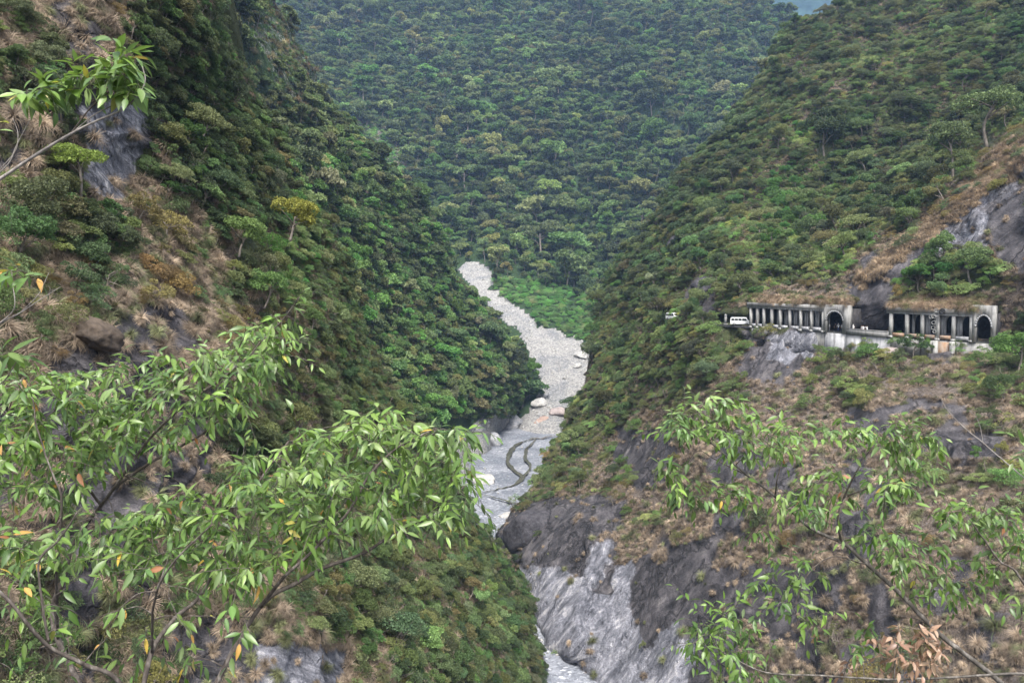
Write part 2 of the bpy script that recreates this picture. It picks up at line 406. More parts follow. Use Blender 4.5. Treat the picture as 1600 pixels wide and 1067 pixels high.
# features drawn as outlines (photo pixels) on top of the cover map
POLY_A1 = [('W', [(125,170),(160,150),(212,175),(222,235),(200,290),(160,310),(120,275),(145,230)]), ('R', [(95,40),(150,60),(165,130),(150,165),(115,150),(95,100)]),
 ('R', [(165,500),(240,470),(300,500),(310,560),(250,580),(150,560)]), ('W', [(440,1010),(500,1000),(540,1020),(530,1090),(420,1090)]), ('R', [(80,760),(150,720),(260,690),(330,680),(330,760),(240,830),(120,860)]),
 ('D', [(205,40),(250,20),(330,60),(380,130),(400,260),(420,330),(360,300),(300,240),(230,180),(210,100)])]
POLY_B = [('R', [(1150,575),(1165,545),(1215,520),(1250,530),(1260,565),(1225,590),(1160,590)]), ('W', [(1205,520),(1285,520),(1275,550),(1225,565),(1205,560)]),
 ('R', [(1320,440),(1370,420),(1400,430),(1392,512),(1322,512)]), ('w', [(1600,240),(1600,290),(1540,330),(1500,370),(1440,400),(1400,410),(1420,385),(1480,340),(1520,290)]),
 ('w', [(1480,380),(1540,360),(1545,395),(1500,400)]), ('R', [(1540,320),(1620,290),(1620,420),(1560,420)]), ('R', [(1340,400),(1420,400),(1470,385),(1450,420),(1400,430),(1350,430)]),
 ('R', [(790,850),(800,800),(850,785),(930,770),(985,790),(960,830),(900,850),(860,870),(800,890)]), ('R', [(1060,470),(1090,430),(1115,440),(1110,460),(1080,475)]),
 ('R', [(1330,660),(1400,630),(1460,620),(1470,632),(1400,650),(1340,675)]), ('W', [(812,895),(870,880),(905,900),(940,930),(1000,935),(1010,1000),(990,1090),(900,1090),(850,1010),(820,960)]),
 ('R', [(960,900),(1010,870),(1100,890),(1130,940),(1100,990),(1010,1010),(985,960)]), ('W', [(1030,990),(1060,970),(1060,1030),(1040,1080),(1010,1080)]), ('W', [(920,860),(960,840),(945,900),(915,930)]),
 ('W', [(960,880),(990,870),(985,940),(955,960)]), ('R', [(1120,920),(1230,880),(1330,900),(1310,960),(1180,975)]), ('R', [(1480,690),(1560,670),(1570,700),(1500,730)]), ('R', [(1100,720),(1200,700),(1190,740),(1120,760)]),
 ('R', [(985,690),(1040,660),(1060,690),(1030,760),(990,740)]), ('B', [(1400,400),(1480,330),(1560,250),(1600,215),(1600,250),(1530,300),(1470,350),(1430,390)]),
 ('L', [(1400,440),(1430,405),(1480,400),(1560,410),(1570,450),(1500,465),(1400,470)]), ('B', [(1175,470),(1200,450),(1290,440),(1340,430),(1320,470),(1260,474)]), ('B', [(1390,478),(1400,462),(1520,462),(1550,470),(1530,482)])]
def code_at(G, polys, u, v, j=16):
    uu = u + j * fbm(p2(u, v), 34, 11, 3) * 1.6; vv = v + j * fbm(p2(u, v), 34, 29, 3) * 1.6
    c = G[np.clip((vv // 40).astype(int), 0, 26), np.clip((uu // 40).astype(int), 0, 59)]
    for ch, pl in polys: c = np.where(softpoly(u, v, pl, 10, 16), ch, c)
    return c
ROCKV = {'w': .75, 'D': .1, 'S': .12, 'L': .1, 'm': .3, 'B': .38, 'R': 1., 'W': 1., 'k': 1.}
BROWN = {'w': .9, 'D': .1, 'S': .35, 'L': .2, 'm': .6, 'B': 1., 'R': .5, 'W': .5}
def mask_from(c):
    r = np.zeros(c.shape + (3,))
    for k, x in ROCKV.items(): r[..., 0][c == k] = x
    r[..., 1][c == 'W'] = 1; r[..., 1][c == 'w'] = .42
    for k, x in BROWN.items(): r[..., 2][c == k] = x
    for _ in range(2):
        r[1:-1, 1:-1] = (r[1:-1, 1:-1] * 2 + r[:-2, 1:-1] + r[2:, 1:-1] + r[1:-1, :-2] + r[1:-1, 2:]) / 6
    return r
def strata_b(P, sc, seed):
    q = np.stack([P @ [.8, .1, -.6] * 1.6, P @ [.6, 0, .8] * .22, P[..., 1] * .4], -1)
    return fbm(q, sc, seed, 5, True)
def strata(P, sc, seed):
    q = P @ np.array([[.35, .1, .6], [.1, .35, .5], [.9, -.5, 1.8]]).T
    return fbm(q, sc, seed, 5, True)
def disp_a1(P, m): return 4.2 * fbm(P, 16, 1, 4) + .9 * strata(P, 4, 3) * (m[..., 0] * .8 + .3) + .35 * fbm(P, 1.6, 9, 3)
def disp_b(P, m):
    far = np.clip((P[..., 1] - 120) / 150, .4, 1.6)
    return (6 * far * fbm(P, 34, 2, 4) + 5.5 * far * fbm(P * [.25, 1, .25], 34, 12, 3, True)) * np.where((P[..., 2] > 58) & (P[..., 2] < 75) & (P[..., 1] < 215) & (P[..., 0] > 50), .12, 1) + 1.6 * strata_b(P, 9, 6) * (m[..., 0] * .9 + .15) + .5 * fbm(P, 3, 9, 3) + 2.2 * m[..., 1] * strata_b(P, 12, 66)
def disp_a2(P, m): return 18 * fbm(P, 90, 4, 4) + 5 * fbm(P, 25, 8, 3)
def disp_c(P, m): return (30 * fbm(P, 230, 21, 4) + 18 * fbm(P * [1, .3, .3], 70, 31, 3, True)) * np.clip((P[..., 2] - 95) / 160, 0.0, 1) + .8 * fbm(P, 6, 3, 3)
def cut_road(U, V, Y):
    top = np.where(U < 1385, 474, 480); top = np.where(U > 1500, 472, top)
    top = np.where((U > 1322) & (U < 1388), vroad(U) - 3.5, top)
    top = np.where(U < 1166, vroad(U) - 16, top)
    ins = (U > 1120) & (U < 1562) & (V > top) & (V < vroad(U) - 0.5)
    depth = np.where(U < 1166, 8, np.where((U > 1328) & (U < 1386), 7.5, 15))
    yf = yfront(U)
    Y = np.where((U > 1140) & (U < 1562) & (V > vroad(U) - 1) & (V < 560), np.maximum(Y, yf + .8), Y)
    wall = (U > 1322) & (U < 1390) & (V <= vroad(U) - 3.5) & (V > 440)
    Y = np.where(wall, np.maximum(Y, yf + 7 - (vroad(U) - V) * .05), Y)
    return np.where(ins, yf + depth, Y)
cA1 = lambda u, v: code_at(G_A1, POLY_A1, u, v)
cB = lambda u, v: code_at(G_B, POLY_B, u, v, 14)
DEBRIS = [(712,418),(735,408),(765,415),(772,440),(760,450),(785,462),(815,485),(845,512),(880,520),(915,535),(932,552),(925,580),(912,610),(902,640),(896,700),(800,700),(815,660),(838,630),(845,600),(828,560),(815,522),(790,505),(765,480),(745,460),(725,440)]
SCAR1 = [(560,200),(600,195),(640,260),(665,300),(625,290),(590,250)]
def mask_c(U, V, P):
    m = np.zeros(U.shape + (3,)); m[..., 0] = .05; m[..., 2] = .15
    d = softpoly(U, V, DEBRIS, 8, 12); m[d] = (1, .9, .5)
    s = softpoly(U, V, [(545,185),(600,190),(650,270),(640,300),(600,280),(560,230)], 12, 20); m[s] = (.45, .6, .6)
    return m
def mask_a2(U, V, P):
    m = np.zeros(U.shape + (3,)); m[..., 0] = .05; m[..., 2] = .2
    s = softpoly(U, V, [(370,-60),(440,-60),(450,30),(520,110),(500,180),(440,150),(400,60)], 14, 20); m[s] = (.42, .8, .35)
    s = (V > 640) & (U > 700) & softpoly(U, V, [(760,640),(845,615),(900,700),(700,1000),(700,700)], 6, 14); m[s] = (1, .85, .5)
    return m
LA1 = land('left_cliff', SIL_A1, -1, -140, C_A1, 300, 400, -100, 1170, M['cliff_left'], disp_a1, lambda U, V, P: mask_from(cA1(U, V)), 8)
LA2 = land('left_hillside', SIL_A2, -1, 150, C_A2, 170, 220, -110, 900, M['hill'], disp_a2, mask_a2, 5)
LB = land('right_slope', SIL_B, 1, 1760, C_B, 330, 440, -110, 1170, M['cliff_right'], disp_b, lambda U, V, P: mask_from(cB(U, V)), 6, cut_road)
LC = land('back_mountain', SIL_C, -1, 100, C_C, 340, 230, -150, 700, M['hill'], disp_c, mask_c, 4)

# far blue range and the valley floor
FU = np.linspace(900, 1800, 90)
ftop = np.interp(FU, [900, 1170, 1215, 1270, 1300, 1330, 1500, 1800], [-90, -24, -18, -12, 4, 0, -30, -60]) + 6 * fbm(p2(FU, FU * 0), 60, 3, 4)
rows = []
for k, y in enumerate(np.linspace(0, 1, 24)):
    rows.append(W(FU, ftop + y * (330 - ftop), 2300 - 500 * y))
rows.insert(0, rows[0] + np.array([0, 500, -200])); FP = np.array(rows)
FP[1:] += 30 * fbm(FP[1:], 300, 5, 4)[..., None] * np.array([0, 1, .2])
h, wd = FP.shape[:2]; i = np.arange(h - 1)[:, None]; j = np.arange(wd - 1)[None]
t = NT('far range forest', 1); M['far'] = t.col(t.ramp(t.noise(.02, 6, .7, vec=t.pos()), [(.35, (.012, .03, .03)), (.65, (.04, .08, .07))]))
tag(mesh_np('far_mountain', FP.reshape(-1, 3), np.stack([i * wd + j, i * wd + j + 1, (i + 1) * wd + j + 1, (i + 1) * wd + j], -1).reshape(-1, 4), M['far'], True), kind='structure')

# riverbed: a gravel sheet at z = 0 reaching under all slopes
gx = np.linspace(-260, 420, 300); gy = np.linspace(20, 720, 340); GX, GY = np.meshgrid(gx, gy)
GP = np.stack([GX, GY, np.zeros_like(GX)], -1); GP[..., 2] = .5 * fbm(GP, 16, 4, 4) + .15 * fbm(GP, 3, 5, 2) - .3
h, wd = GX.shape; i = np.arange(h - 1)[:, None]; j = np.arange(wd - 1)[None]
t = NT('river gravel', .9); P = t.pos()
vor = t.n('ShaderNodeTexVoronoi'); vor.inputs['Scale'].default_value = 1.6; t.l(P, vor.inputs['Vector'])
sp = t.ramp(t.sep(vor.outputs['Color'])[0], [(.0, (.13, .137, .155)), (.6, (.19, .198, .22)), (.92, (.24, .25, .27)), (.99, (.42, .42, .43))])
big = t.ramp(t.noise(.045, 4, .6, 1.5, P), [(.42, (.75, .78, .82)), (.6, (1.25, 1.25, 1.25))])
c = t.mix(1.0, sp, big, 'MULTIPLY'); t.bump(vor.outputs['Distance'], .6, .5)
M['gravel'] = t.col(c)
tag(mesh_np('riverbed', GP.reshape(-1, 3), np.stack([i * wd + j, i * wd + j + 1, (i + 1) * wd + j + 1, (i + 1) * wd + j], -1).reshape(-1, 4), M['gravel'], True), kind='structure')
# the braided stream: thin dark ribbons of water lying on the gravel
t = NT('stream water', .12); t.b.inputs['Specular IOR Level'].default_value = .5
M['water'] = t.col(t.ramp(t.noise(.25, 4, .6, vec=t.pos()), [(.35, (.06, .06, .048)), (.65, (.13, .125, .10))])); 
def catmull(p, n=8):
    p = np.asarray(p, float); q = np.concatenate([[2 * p[0] - p[1]], p, [2 * p[-1] - p[-2]]]); out = []
    for k in range(1, len(q) - 2):
        for s in np.linspace(0, 1, n, endpoint=False):
            a, b, c, d = q[k - 1:k + 3]
            out.append(.5 * ((2 * b) + (-a + c) * s + (2 * a - 5 * b + 4 * c - d) * s ** 2 + (-a + 3 * b - 3 * c + d) * s ** 3))
    out.append(p[-1]); return np.array(out)
def ribbon(mb, pts, z):
    """pts: (u, v, half width in photo px)"""
    c = catmull(pts, 14); jj = fbm(p2(c[:, 0], c[:, 1]) + z, 11, 8, 4); c[:, 0] += 3.2 * jj; c[:, 1] += 1.6 * fbm(p2(c[:, 0], c[:, 1]), 9, 18, 3); P = Wz(c[:, 0], c[:, 1], z); Yd = P[:, 1]
    d = np.gradient(P, axis=0); d /= np.linalg.norm(d, axis=1)[:, None]; nrm = np.stack([-d[:, 1], d[:, 0], d[:, 2] * 0], -1)
    hw = (c[:, 2] * Yd / F * .7 * (1 + .9 * fbm(P, 7, 3, 4)).clip(.25, 2))[:, None]
    n = len(P); V = np.concatenate([P + nrm * hw, P + nrm * hw * .3, P - nrm * hw * .3, P - nrm * hw]); k = np.arange(n - 1)
    Q = np.concatenate([np.stack([k + a * n, k + 1 + a * n, k + 1 + (a + 1) * n, k + (a + 1) * n], -1) for a in range(3)])
    mb.add(V, Q[:, ::-1])
mb = MB()
ribbon(mb, [(886,677,2.5),(850,683,3),(820,688,4),(800,702,5),(792,720,5),(806,738,5),(817,745,5),(800,758,3.5),(770,766,2.5),(748,770,2)], .42)
ribbon(mb, [(838,685,1.5),(824,698,3),(822,716,3.5),(828,730,2.5),(820,742,3)], .47)
ribbon(mb, [(735,768,2),(765,775,2.2),(790,782,3),(812,788,2.5)], .44)
stream = mb.build('stream', M['water']); tag(stream, kind='structure')

# ------------------------------------------------------------------ plants: prototypes
def rot_frames(n, tilt=1.0):
    """random orthonormal frames whose normal leans up by 1-tilt"""
    N = rng.normal(size=(n, 3)); N /= np.linalg.norm(N, axis=1)[:, None]; N = N * tilt + np.array([0, 0, 1 - tilt]) ; N /= np.linalg.norm(N, axis=1)[:, None]
    A = np.cross(N, rng.normal(size=(n, 3))); A /= np.linalg.norm(A, axis=1)[:, None]; return N, A, np.cross(N, A)
def leaves_on(C, outN, size, asp=.45, tilt=1.0):
    n = len(C); N, A, B = rot_frames(n, tilt)
    N = N + outN * .55; N /= np.linalg.norm(N, axis=1)[:, None]; A = A - N * (A * N).sum(1)[:, None]; A /= np.linalg.norm(A, axis=1)[:, None]; B = np.cross(N, A)
    L = size * (.6 + .8 * rng.random(n))[:, None]; w = L * asp
    V = np.stack([C - A * L * .5, C + B * w * .5 - N * L * .08, C + A * L * .5 - N * L * .12, C - B * w * .5 - N * L * .08], 1)
    return V.reshape(-1, 3), np.arange(n * 4).reshape(-1, 4)
def crown_proto(name, seed, R, H, base, nl, nleaf, size, flat=.6, asp=.55, lr=(.28, .5), mat='leaf', droop=0.):
    global rng
    rng = np.random.default_rng(seed); V = []; Q = []; o = 0; tips = []
    for k in range(nl):
        a = rng.random() * 2 * np.pi; rr = R * math.sqrt(rng.random()) * .72
        zz = base + (H - base) * (.25 + .62 * rng.random()) * (1 - .45 * (rr / R) ** 2)
        c = np.array([rr * math.cos(a), rr * math.sin(a), zz]); r = R * rng.uniform(*lr)
        m = int(nleaf / nl * (r / (R * .4)) ** 2)
        d = rng.normal(size=(m, 3)); d[:, 2] = np.abs(d[:, 2]) * 1.0 - .25 * (rng.random(m) < .4); d /= np.linalg.norm(d, axis=1)[:, None]
        sub = rng.normal(size=(9, 3)); sub[:, 2] = np.abs(sub[:, 2]); sub /= np.linalg.norm(sub, axis=1)[:, None]
        bump = .72 + .38 * np.max(np.clip(d @ sub.T, 0, 1) ** 10, axis=1) * 1.0
        rad = r * bump * (1 - .22 * rng.random(m) ** 2)
        C = c + d * rad[:, None] * np.array([1, 1, flat])
        v, q = leaves_on(C, d, size, asp); V.append(v); Q.append(q + o); o += len(v); tips.append(c)
    cr = mesh_np(name + ' crown', np.concatenate(V), np.concatenate(Q), M[mat], False, False)
    mb = MB(); tr = R * .055
    top = np.array([rng.normal() * .1 * R, rng.normal() * .1 * R, base + (H - base) * .4])
    tp = catmull([(0, 0, -.8), (rng.normal() * .06 * R, rng.normal() * .06 * R, base * .6), top], 4)
    mb.tube(tp, np.linspace(tr, tr * .55, len(tp)), 6)
    for c in tips[:7]:
        s = tp[rng.integers(len(tp) // 2, len(tp))]; mb.tube([s, (s + c) / 2 + rng.normal(size=3) * .05 * R, c], [tr * .5, tr * .3, tr * .12], 5)
    tk = mb.build(name + ' trunk', M['bark'], smooth=True, link=False)
    return cr, tk
def tussock_proto(name, seed, n, length, w, spread=1.0, droop=1.0):
    r = np.random.default_rng(seed); V = []; k = 5
    az = r.random(n) * 2 * np.pi; el = np.radians(90 - 55 * r.random(n) * spread); L = length * (.5 + .6 * r.random(n)); bend = droop * (.5 + 1.0 * r.random(n))
    root = np.stack([np.cos(az) * .12 * length * r.random(n), np.sin(az) * .12 * length * r.random(n), np.zeros(n)], -1)
    p = root.copy(); e = el.copy(); side = np.stack([-np.sin(az), np.cos(az), np.zeros(n)], -1); W_ = []
    for s in range(k):
        ww = w * (1 - (s / (k - 1)) ** 1.5 * .9); W_.append(np.stack([p - side * ww * .5, p + side * ww * .5], 1))
        d = np.stack([np.cos(az) * np.cos(e), np.sin(az) * np.cos(e), np.sin(e)], -1); p = p + d * (L / (k - 1))[:, None]; e = e - bend * 1.9 / k
    V = np.stack(W_, 1)          # n,k,2,3
    V = V.reshape(n, k * 2, 3); idx = np.arange(n)[:, None] * (2 * k)
    Q = np.concatenate([idx + np.array([[2 * s, 2 * s + 1, 2 * s + 3, 2 * s + 2]]) for s in range(k - 1)])
    return mesh_np(name, V.reshape(-1, 3), Q, M['grass'], False, False)
def proto_collection(name, objs):
    c = bpy.data.collections.new(name)
    for k, o in enumerate(objs): o.name = "%s %02d" % (name, k); c.objects.link(o)
    return c
def join_pair(cr, tk, name):
    """crown and trunk in one prototype mesh, two material slots"""
    me = bpy.data.meshes.new(name); bm = bmesh.new(); bm.from_mesh(cr.data)
    n0 = len(bm.faces); bm.from_mesh(tk.data); bm.faces.ensure_lookup_table()
    for f in bm.faces[n0:]: f.material_index = 1; f.smooth = True
    bm.to_mesh(me); bm.free(); me.materials.append(cr.data.materials[0]); me.materials.append(tk.data.materials[0])
    return bpy.data.objects.new(name, me)
P_TREE = [crown_proto('tree%d' % k, 100 + k, R, H, b, nl, 1300, .95, fl, .6, lr=(.38, .62)) for k, (R, H, b, nl, fl) in enumerate(
    [(4.6, 8.5, 3.2, 5, .8), (5.2, 7.5, 3.0, 6, .7), (3.8, 10.5, 3.5, 4, 1.0), (4.3, 8.0, 2.2, 5, .85), (5.8, 8.8, 4.0, 7, .6), (3.4, 7.0, 2.0, 3, 1.0)])]
P_BIG = [crown_proto('broadleaf%d' % k, 200 + k, R, H, b, nl, 5200, .26, fl, .5, lr=(.26, .5)) for k, (R, H, b, nl, fl) in enumerate(
    [(3.0, 5.5, 1.4, 9, .85), (3.4, 5.0, 1.6, 11, .75), (2.6, 6.6, 1.8, 8, 1.0), (3.1, 4.6, .8, 10, .85), (3.8, 5.6, 2.8, 14, .45)])]
P_SHRUB = [crown_proto('shrub%d' % k, 300 + k, R, H, b, nl, 3400, .13, fl, .45, lr=(.25, .45)) for k, (R, H, b, nl, fl) in enumerate(
    [(1.4, 1.9, .3, 12, .65), (1.7, 1.7, .2, 15, .55), (1.2, 2.4, .5, 10, .8), (1.5, 1.5, .1, 16, .6)])]
P_THIN = [crown_proto('thin%d' % k, 400 + k, R, H, b, nl, 700, .15, fl, .3, lr=(.2, .4)) for k, (R, H, b, nl, fl) in enumerate([(1.5, 2.0, .3, 9, .7), (1.3, 2.4, .5, 8, .9)])]
P_GRASS = [tussock_proto('tussock', 500, 240, 1.4, .05, 1.2, 1.7), tussock_proto('tussock', 501, 210, 1.2, .05, 1.4, 1.9), tussock_proto('tussock', 502, 200, 1.6, .045, 1.0, 1.5), tussock_proto('tussock', 503, 220, .8, .045, 1.5, 1.1)]
COLS = {'tree': proto_collection('proto tree', [join_pair(*p, 'x') for p in P_TREE]), 'big': proto_collection('proto broadleaf', [join_pair(*p, 'x') for p in P_BIG]),
        'shrub': proto_collection('proto shrub', [join_pair(*p, 'x') for p in P_SHRUB + P_THIN]), 'grass': proto_collection('proto grass', P_GRASS)}
NPROTO = {k: len(c.objects) for k, c in COLS.items()}
def scatter_group(kind):
    g = bpy.data.node_groups.new('scatter ' + kind, 'GeometryNodeTree')
    g.interface.new_socket('Geometry', in_out='INPUT', socket_type='NodeSocketGeometry'); g.interface.new_socket('Geometry', in_out='OUTPUT', socket_type='NodeSocketGeometry')
    N = g.nodes; L = g.links; gi = N.new('NodeGroupInput'); go = N.new('NodeGroupOutput')
    ci = N.new('GeometryNodeCollectionInfo'); ci.inputs['Collection'].default_value = COLS[kind]; ci.inputs['Separate Children'].default_value = True; ci.inputs['Reset Children'].default_value = True
    ip = N.new('GeometryNodeInstanceOnPoints'); ip.inputs['Pick Instance'].default_value = True
    def at(nm, ty):
        a = N.new('GeometryNodeInputNamedAttribute'); a.data_type = ty; a.inputs[0].default_value = nm; return a.outputs[0]
    L.new(gi.outputs[0], ip.inputs['Points']); L.new(ci.outputs[0], ip.inputs['Instance']); L.new(at('pick', 'INT'), ip.inputs['Instance Index'])
    L.new(at('rot', 'FLOAT_VECTOR'), ip.inputs['Rotation']); L.new(at('scl', 'FLOAT_VECTOR'), ip.inputs['Scale']); L.new(ip.outputs[0], go.inputs[0]); return g
GROUPS = {k: scatter_group(k) for k in COLS}
def scatter(name, kind, P, rot, scl, pick, tint, label, cat):
    n = len(P); me = bpy.data.meshes.new(name); me.vertices.add(n); me.vertices.foreach_set('co', np.asarray(P, np.float32).ravel())
    for nm, ty, dat, key in (('rot', 'FLOAT_VECTOR', rot, 'vector'), ('scl', 'FLOAT_VECTOR', scl, 'vector'), ('pick', 'INT', pick, 'value')):
        a = me.attributes.new(nm, ty, 'POINT'); a.data.foreach_set(key, np.asarray(dat, np.int32 if ty == 'INT' else np.float32).ravel())
    a = me.attributes.new('tint', 'FLOAT_COLOR', 'POINT'); a.data.foreach_set('color', np.concatenate([tint, np.ones((n, 1))], 1).astype(np.float32).ravel())
    o = bpy.data.objects.new(name, me); COL.objects.link(o); md = o.modifiers.new('scatter', 'NODES'); md.node_group = GROUPS[kind]
    tag(o, label, cat, kind='stuff'); return o

def sample(L, n, sel=None):
    """n random points on land L by real area; returns P, N, u, v"""
    a = L.A.copy()
    if sel is not None: a = a * sel
    a = a.ravel(); a = np.clip(a, 0, np.quantile(a[a > 0], .997) if (a > 0).any() else 1); idx = rng.choice(len(a), n, p=a / a.sum()); i, j = np.divmod(idx, L.A.shape[1]); s, q = rng.random(n), rng.random(n)
    def bi(X):
        s_, q_ = (s, q) if X.ndim == 2 else (s[:, None], q[:, None])
        return (X[i, j] * (1 - s_) + X[i + 1, j] * s_) * (1 - q_) + (X[i, j + 1] * (1 - s_) + X[i + 1, j + 1] * s_) * q_
    return bi(L.P), bi(L.N), bi(L.U), bi(L.V)
def thin(P, r):
    """keep points at least r apart (r may vary), grid based"""
    cell = {}; keep = np.zeros(len(P), bool); r = np.broadcast_to(r, (len(P),))
    rm = float(np.max(r))
    for k in range(len(P)):
        p = P[k]; c = tuple((p // rm).astype(int)); ok = True
        for a in (-1, 0, 1):
            for b in (-1, 0, 1):
                for d in (-1, 0, 1):
                    for q in cell.get((c[0] + a, c[1] + b, c[2] + d), ()):
                        if (p[0] - q[0]) ** 2 + (p[1] - q[1]) ** 2 + (p[2] - q[2]) ** 2 < r[k] ** 2: ok = False; break
                    if not ok: break
                if not ok: break
            if not ok: break
        if ok: keep[k] = True; cell.setdefault(c, []).append(p)
    return keep
TINTS = {'dark': (.50, .62, .50), 'mid': (.78, .95, .72), 'green': (.72, 1.05, .62), 'lush': (.72, 1.3, .60), 'pale': (1.25, 1.4, 1.0), 'olive': (1.05, 1.0, .70), 'grey': (1.15, 1.12, 1.05), 'brown': (1.5, 1.05, .75), 'yellow': (3.2, 2.3, .5)}
def tints(names, probs, n):
    base = np.array([TINTS[x] for x in names])[rng.choice(len(names), n, p=np.array(probs) / sum(probs))]
    b = 1 + .22 * rng.normal(size=(n, 1)); return np.clip(base * b * (1 + .07 * rng.normal(size=(n, 3))), .1, 4)
# ------------------------------------------------------------------ plants: where they grow
POOL = []       # every plant: kind, layer, P, rot, scl, pick, tint, u, v, size in px
def plant(kind, layer, P, N, u, v, smin, smax, tint, lean=.15, picks=None, power=1.6, sink=.0, gap=None):
    n = len(P)
    if n == 0: return
    sz = smin + (smax - smin) * rng.random(n) ** power
    if gap:
        k = thin(P, gap * sz); P, N, u, v, sz, tint = P[k], N[k], u[k], v[k], sz[k], tint[k]; n = len(P)
    az = rng.random(n) * 6.283
    tx = rng.normal(size=n) * .12; ty = rng.normal(size=n) * .12
    # lean away from the slope
    hx, hy = N[:, 0], N[:, 1]
    rot = np.zeros((n, 3))
    for k in range(n):
        up = Vector((hx[k] * lean + tx[k], hy[k] * lean + ty[k], 1)).normalized()
        rot[k] = (up.to_track_quat('Z', 'Y').to_matrix() @ Matrix.Rotation(az[k], 3, 'Z')).to_euler()
    scl = sz[:, None] * (1 + .15 * rng.normal(size=(n, 3))).clip(.6, 1.5)
    pk = rng.integers(0, NPROTO[kind], n) if picks is None else np.array(picks)[rng.integers(0, len(picks), n)]
    POOL.append(dict(kind=kind, layer=np.full(n, layer), P=P - N * sink * sz[:, None], rot=rot, scl=scl, pick=pk, tint=tint, u=u, v=v))
ROADX = lambda u, v: (u > 1135) & (u < 1560) & (v > vroad(u) - 42) & (v < vroad(u) + 7)
def keepout(u, v, P):
    k = (u > 1128) & (u < 1562) & (v < vroad(u) + 8) & (v > 479)
    k |= (u > 1132) & (u < 1166) & (v > 488) & (v < 512)
    k |= (u > 1020) & (u < 1050) & (v > 482) & (v < 494)
    k |= (u > 1118) & (u < 1172) & (v > 488) & (v < 535)
    return ~k
# back mountain forest
P, N, u, v = sample(LC, 80000)
ok = ~inpoly(u, v - 16, DEBRIS) & ~inpoly(u - 9, v, DEBRIS) & ~inpoly(u + 9, v, DEBRIS) & ~softpoly(u, v, DEBRIS, 5, 12) & ~softpoly(u, v, [(560,195),(600,200),(640,280),(640,300),(610,270),(570,225)], 14, 20) & (P[:, 2] > 1) & ~softpoly(u, v, [(780,435),(850,445),(935,480),(945,560),(880,525),(830,505),(785,455)], 6, 14)
P, N, u, v = P[ok], N[ok], u[ok], v[ok]
clump = fbm(P, 90, 41, 3)
tn = tints(['dark', 'mid', 'green', 'olive', 'pale', 'grey'], [3, 4, 3, 1.4, .7, .35], len(P)) * (1 + .35 * clump[:, None])
plant('tree', 'C', P, N, u, v, 1.0, 2.8, tn * np.array([1.4, 1.38, 1.2]), .1, gap=5.2, power=1.7)
P, N, u, v = sample(LC, 90000, None); ok = softpoly(u, v, [(770,435),(850,440),(940,470),(950,565),(880,530),(830,508),(775,455)], 6, 14) | softpoly(u, v, [(560,195),(600,200),(640,280),(640,300),(610,270),(570,225)], 12, 20)
ok &= ~softpoly(u, v, DEBRIS, 5, 12)
plant('shrub', 'C', P[ok], N[ok], u[ok], v[ok], 1.2, 2.6, tints(['lush', 'green', 'pale'], [4, 2, 1], ok.sum()) * 1.7, .4, picks=[0, 1, 3], gap=.62)
# left hillside
P, N, u, v = sample(LA2, 60000); ok = ~softpoly(u, v, [(380,-20),(440,30),(490,110),(455,130),(410,60)], 12, 18) & ~((v > 655) & (u > 690)) & ~softpoly(u, v, [(770,690),(800,655),(850,640),(900,700)], 5, 12)
ok &= ~inpoly(u + 14, v - 8, DEBRIS) & ~inpoly(u + 6, v - 14, DEBRIS); ok &= ~((u > 740) & (v < 600) & (inpoly(u, v - 26, DEBRIS) | inpoly(u + 10, v - 30, DEBRIS) | inpoly(u, v - 40, DEBRIS) | inpoly(u + 16, v - 18, DEBRIS)))
ok &= ~((v < 235) & (u > 372) & (rng.random(len(P)) < np.where(v < 185, .985, .7))); P, N, u, v = P[ok], N[ok], u[ok], v[ok]; lo = softpoly(u, v, [(440,360),(560,380),(680,480),(760,560),(760,640),(560,620),(440,560)], 20, 40)
tn = np.where(lo[:, None], tints(['mid', 'green', 'lush', 'pale', 'olive'], [3, 3, 2, 1.6, 1.5], len(P)), tints(['dark', 'mid', 'green', 'lush', 'pale', 'grey'], [3, 3, 4, 2, .8, .5], len(P)))
tn = np.where(((v < 260) & (u < 540))[:, None], tn * .5 + .5 * tints(['olive', 'grey', 'pale'], [2, 2, 1], len(P)) * .9, tn) * (1 + .35 * fbm(P, 40, 43, 3)[:, None])
plant('tree', 'A2', P, N, u, v, .5, 1.3, tn * np.array([1.3, 1.25, 1.2]), .15, gap=4.3, power=1.4)
P, N, u, v = sample(LA2, 26000); ok = ~((v > 655) & (u > 690)) & (v > 0) & ~((v < 180) & (u > 370) & (rng.random(len(P)) < .97))
plant('shrub', 'A2', P[ok], N[ok], u[ok], v[ok], .9, 2.0, tints(['mid', 'green', 'pale', 'olive'], [2, 3, 1, 2], ok.sum()), .4, picks=[0, 1, 3], gap=1.1)
P, N, u, v = sample(LA2, 9000); ok = (v < 190) & (u > 385)
plant('grass', 'A2', P[ok], N[ok], u[ok], v[ok], 1.0, 2.6, tints(['lush', 'pale', 'olive'], [2, 2, 2], ok.sum()) * .85, .6, gap=.8)
P, N, u, v = sample(LC, 40000); ok = softpoly(u, v, [(545,185),(600,190),(650,270),(645,305),(600,280),(560,230)], 12, 20)
plant('grass', 'C', P[ok], N[ok], u[ok], v[ok], 1.5, 3.2, tints(['lush', 'pale', 'olive'], [2, 2, 2], ok.sum()) * .9, .6, gap=.8)
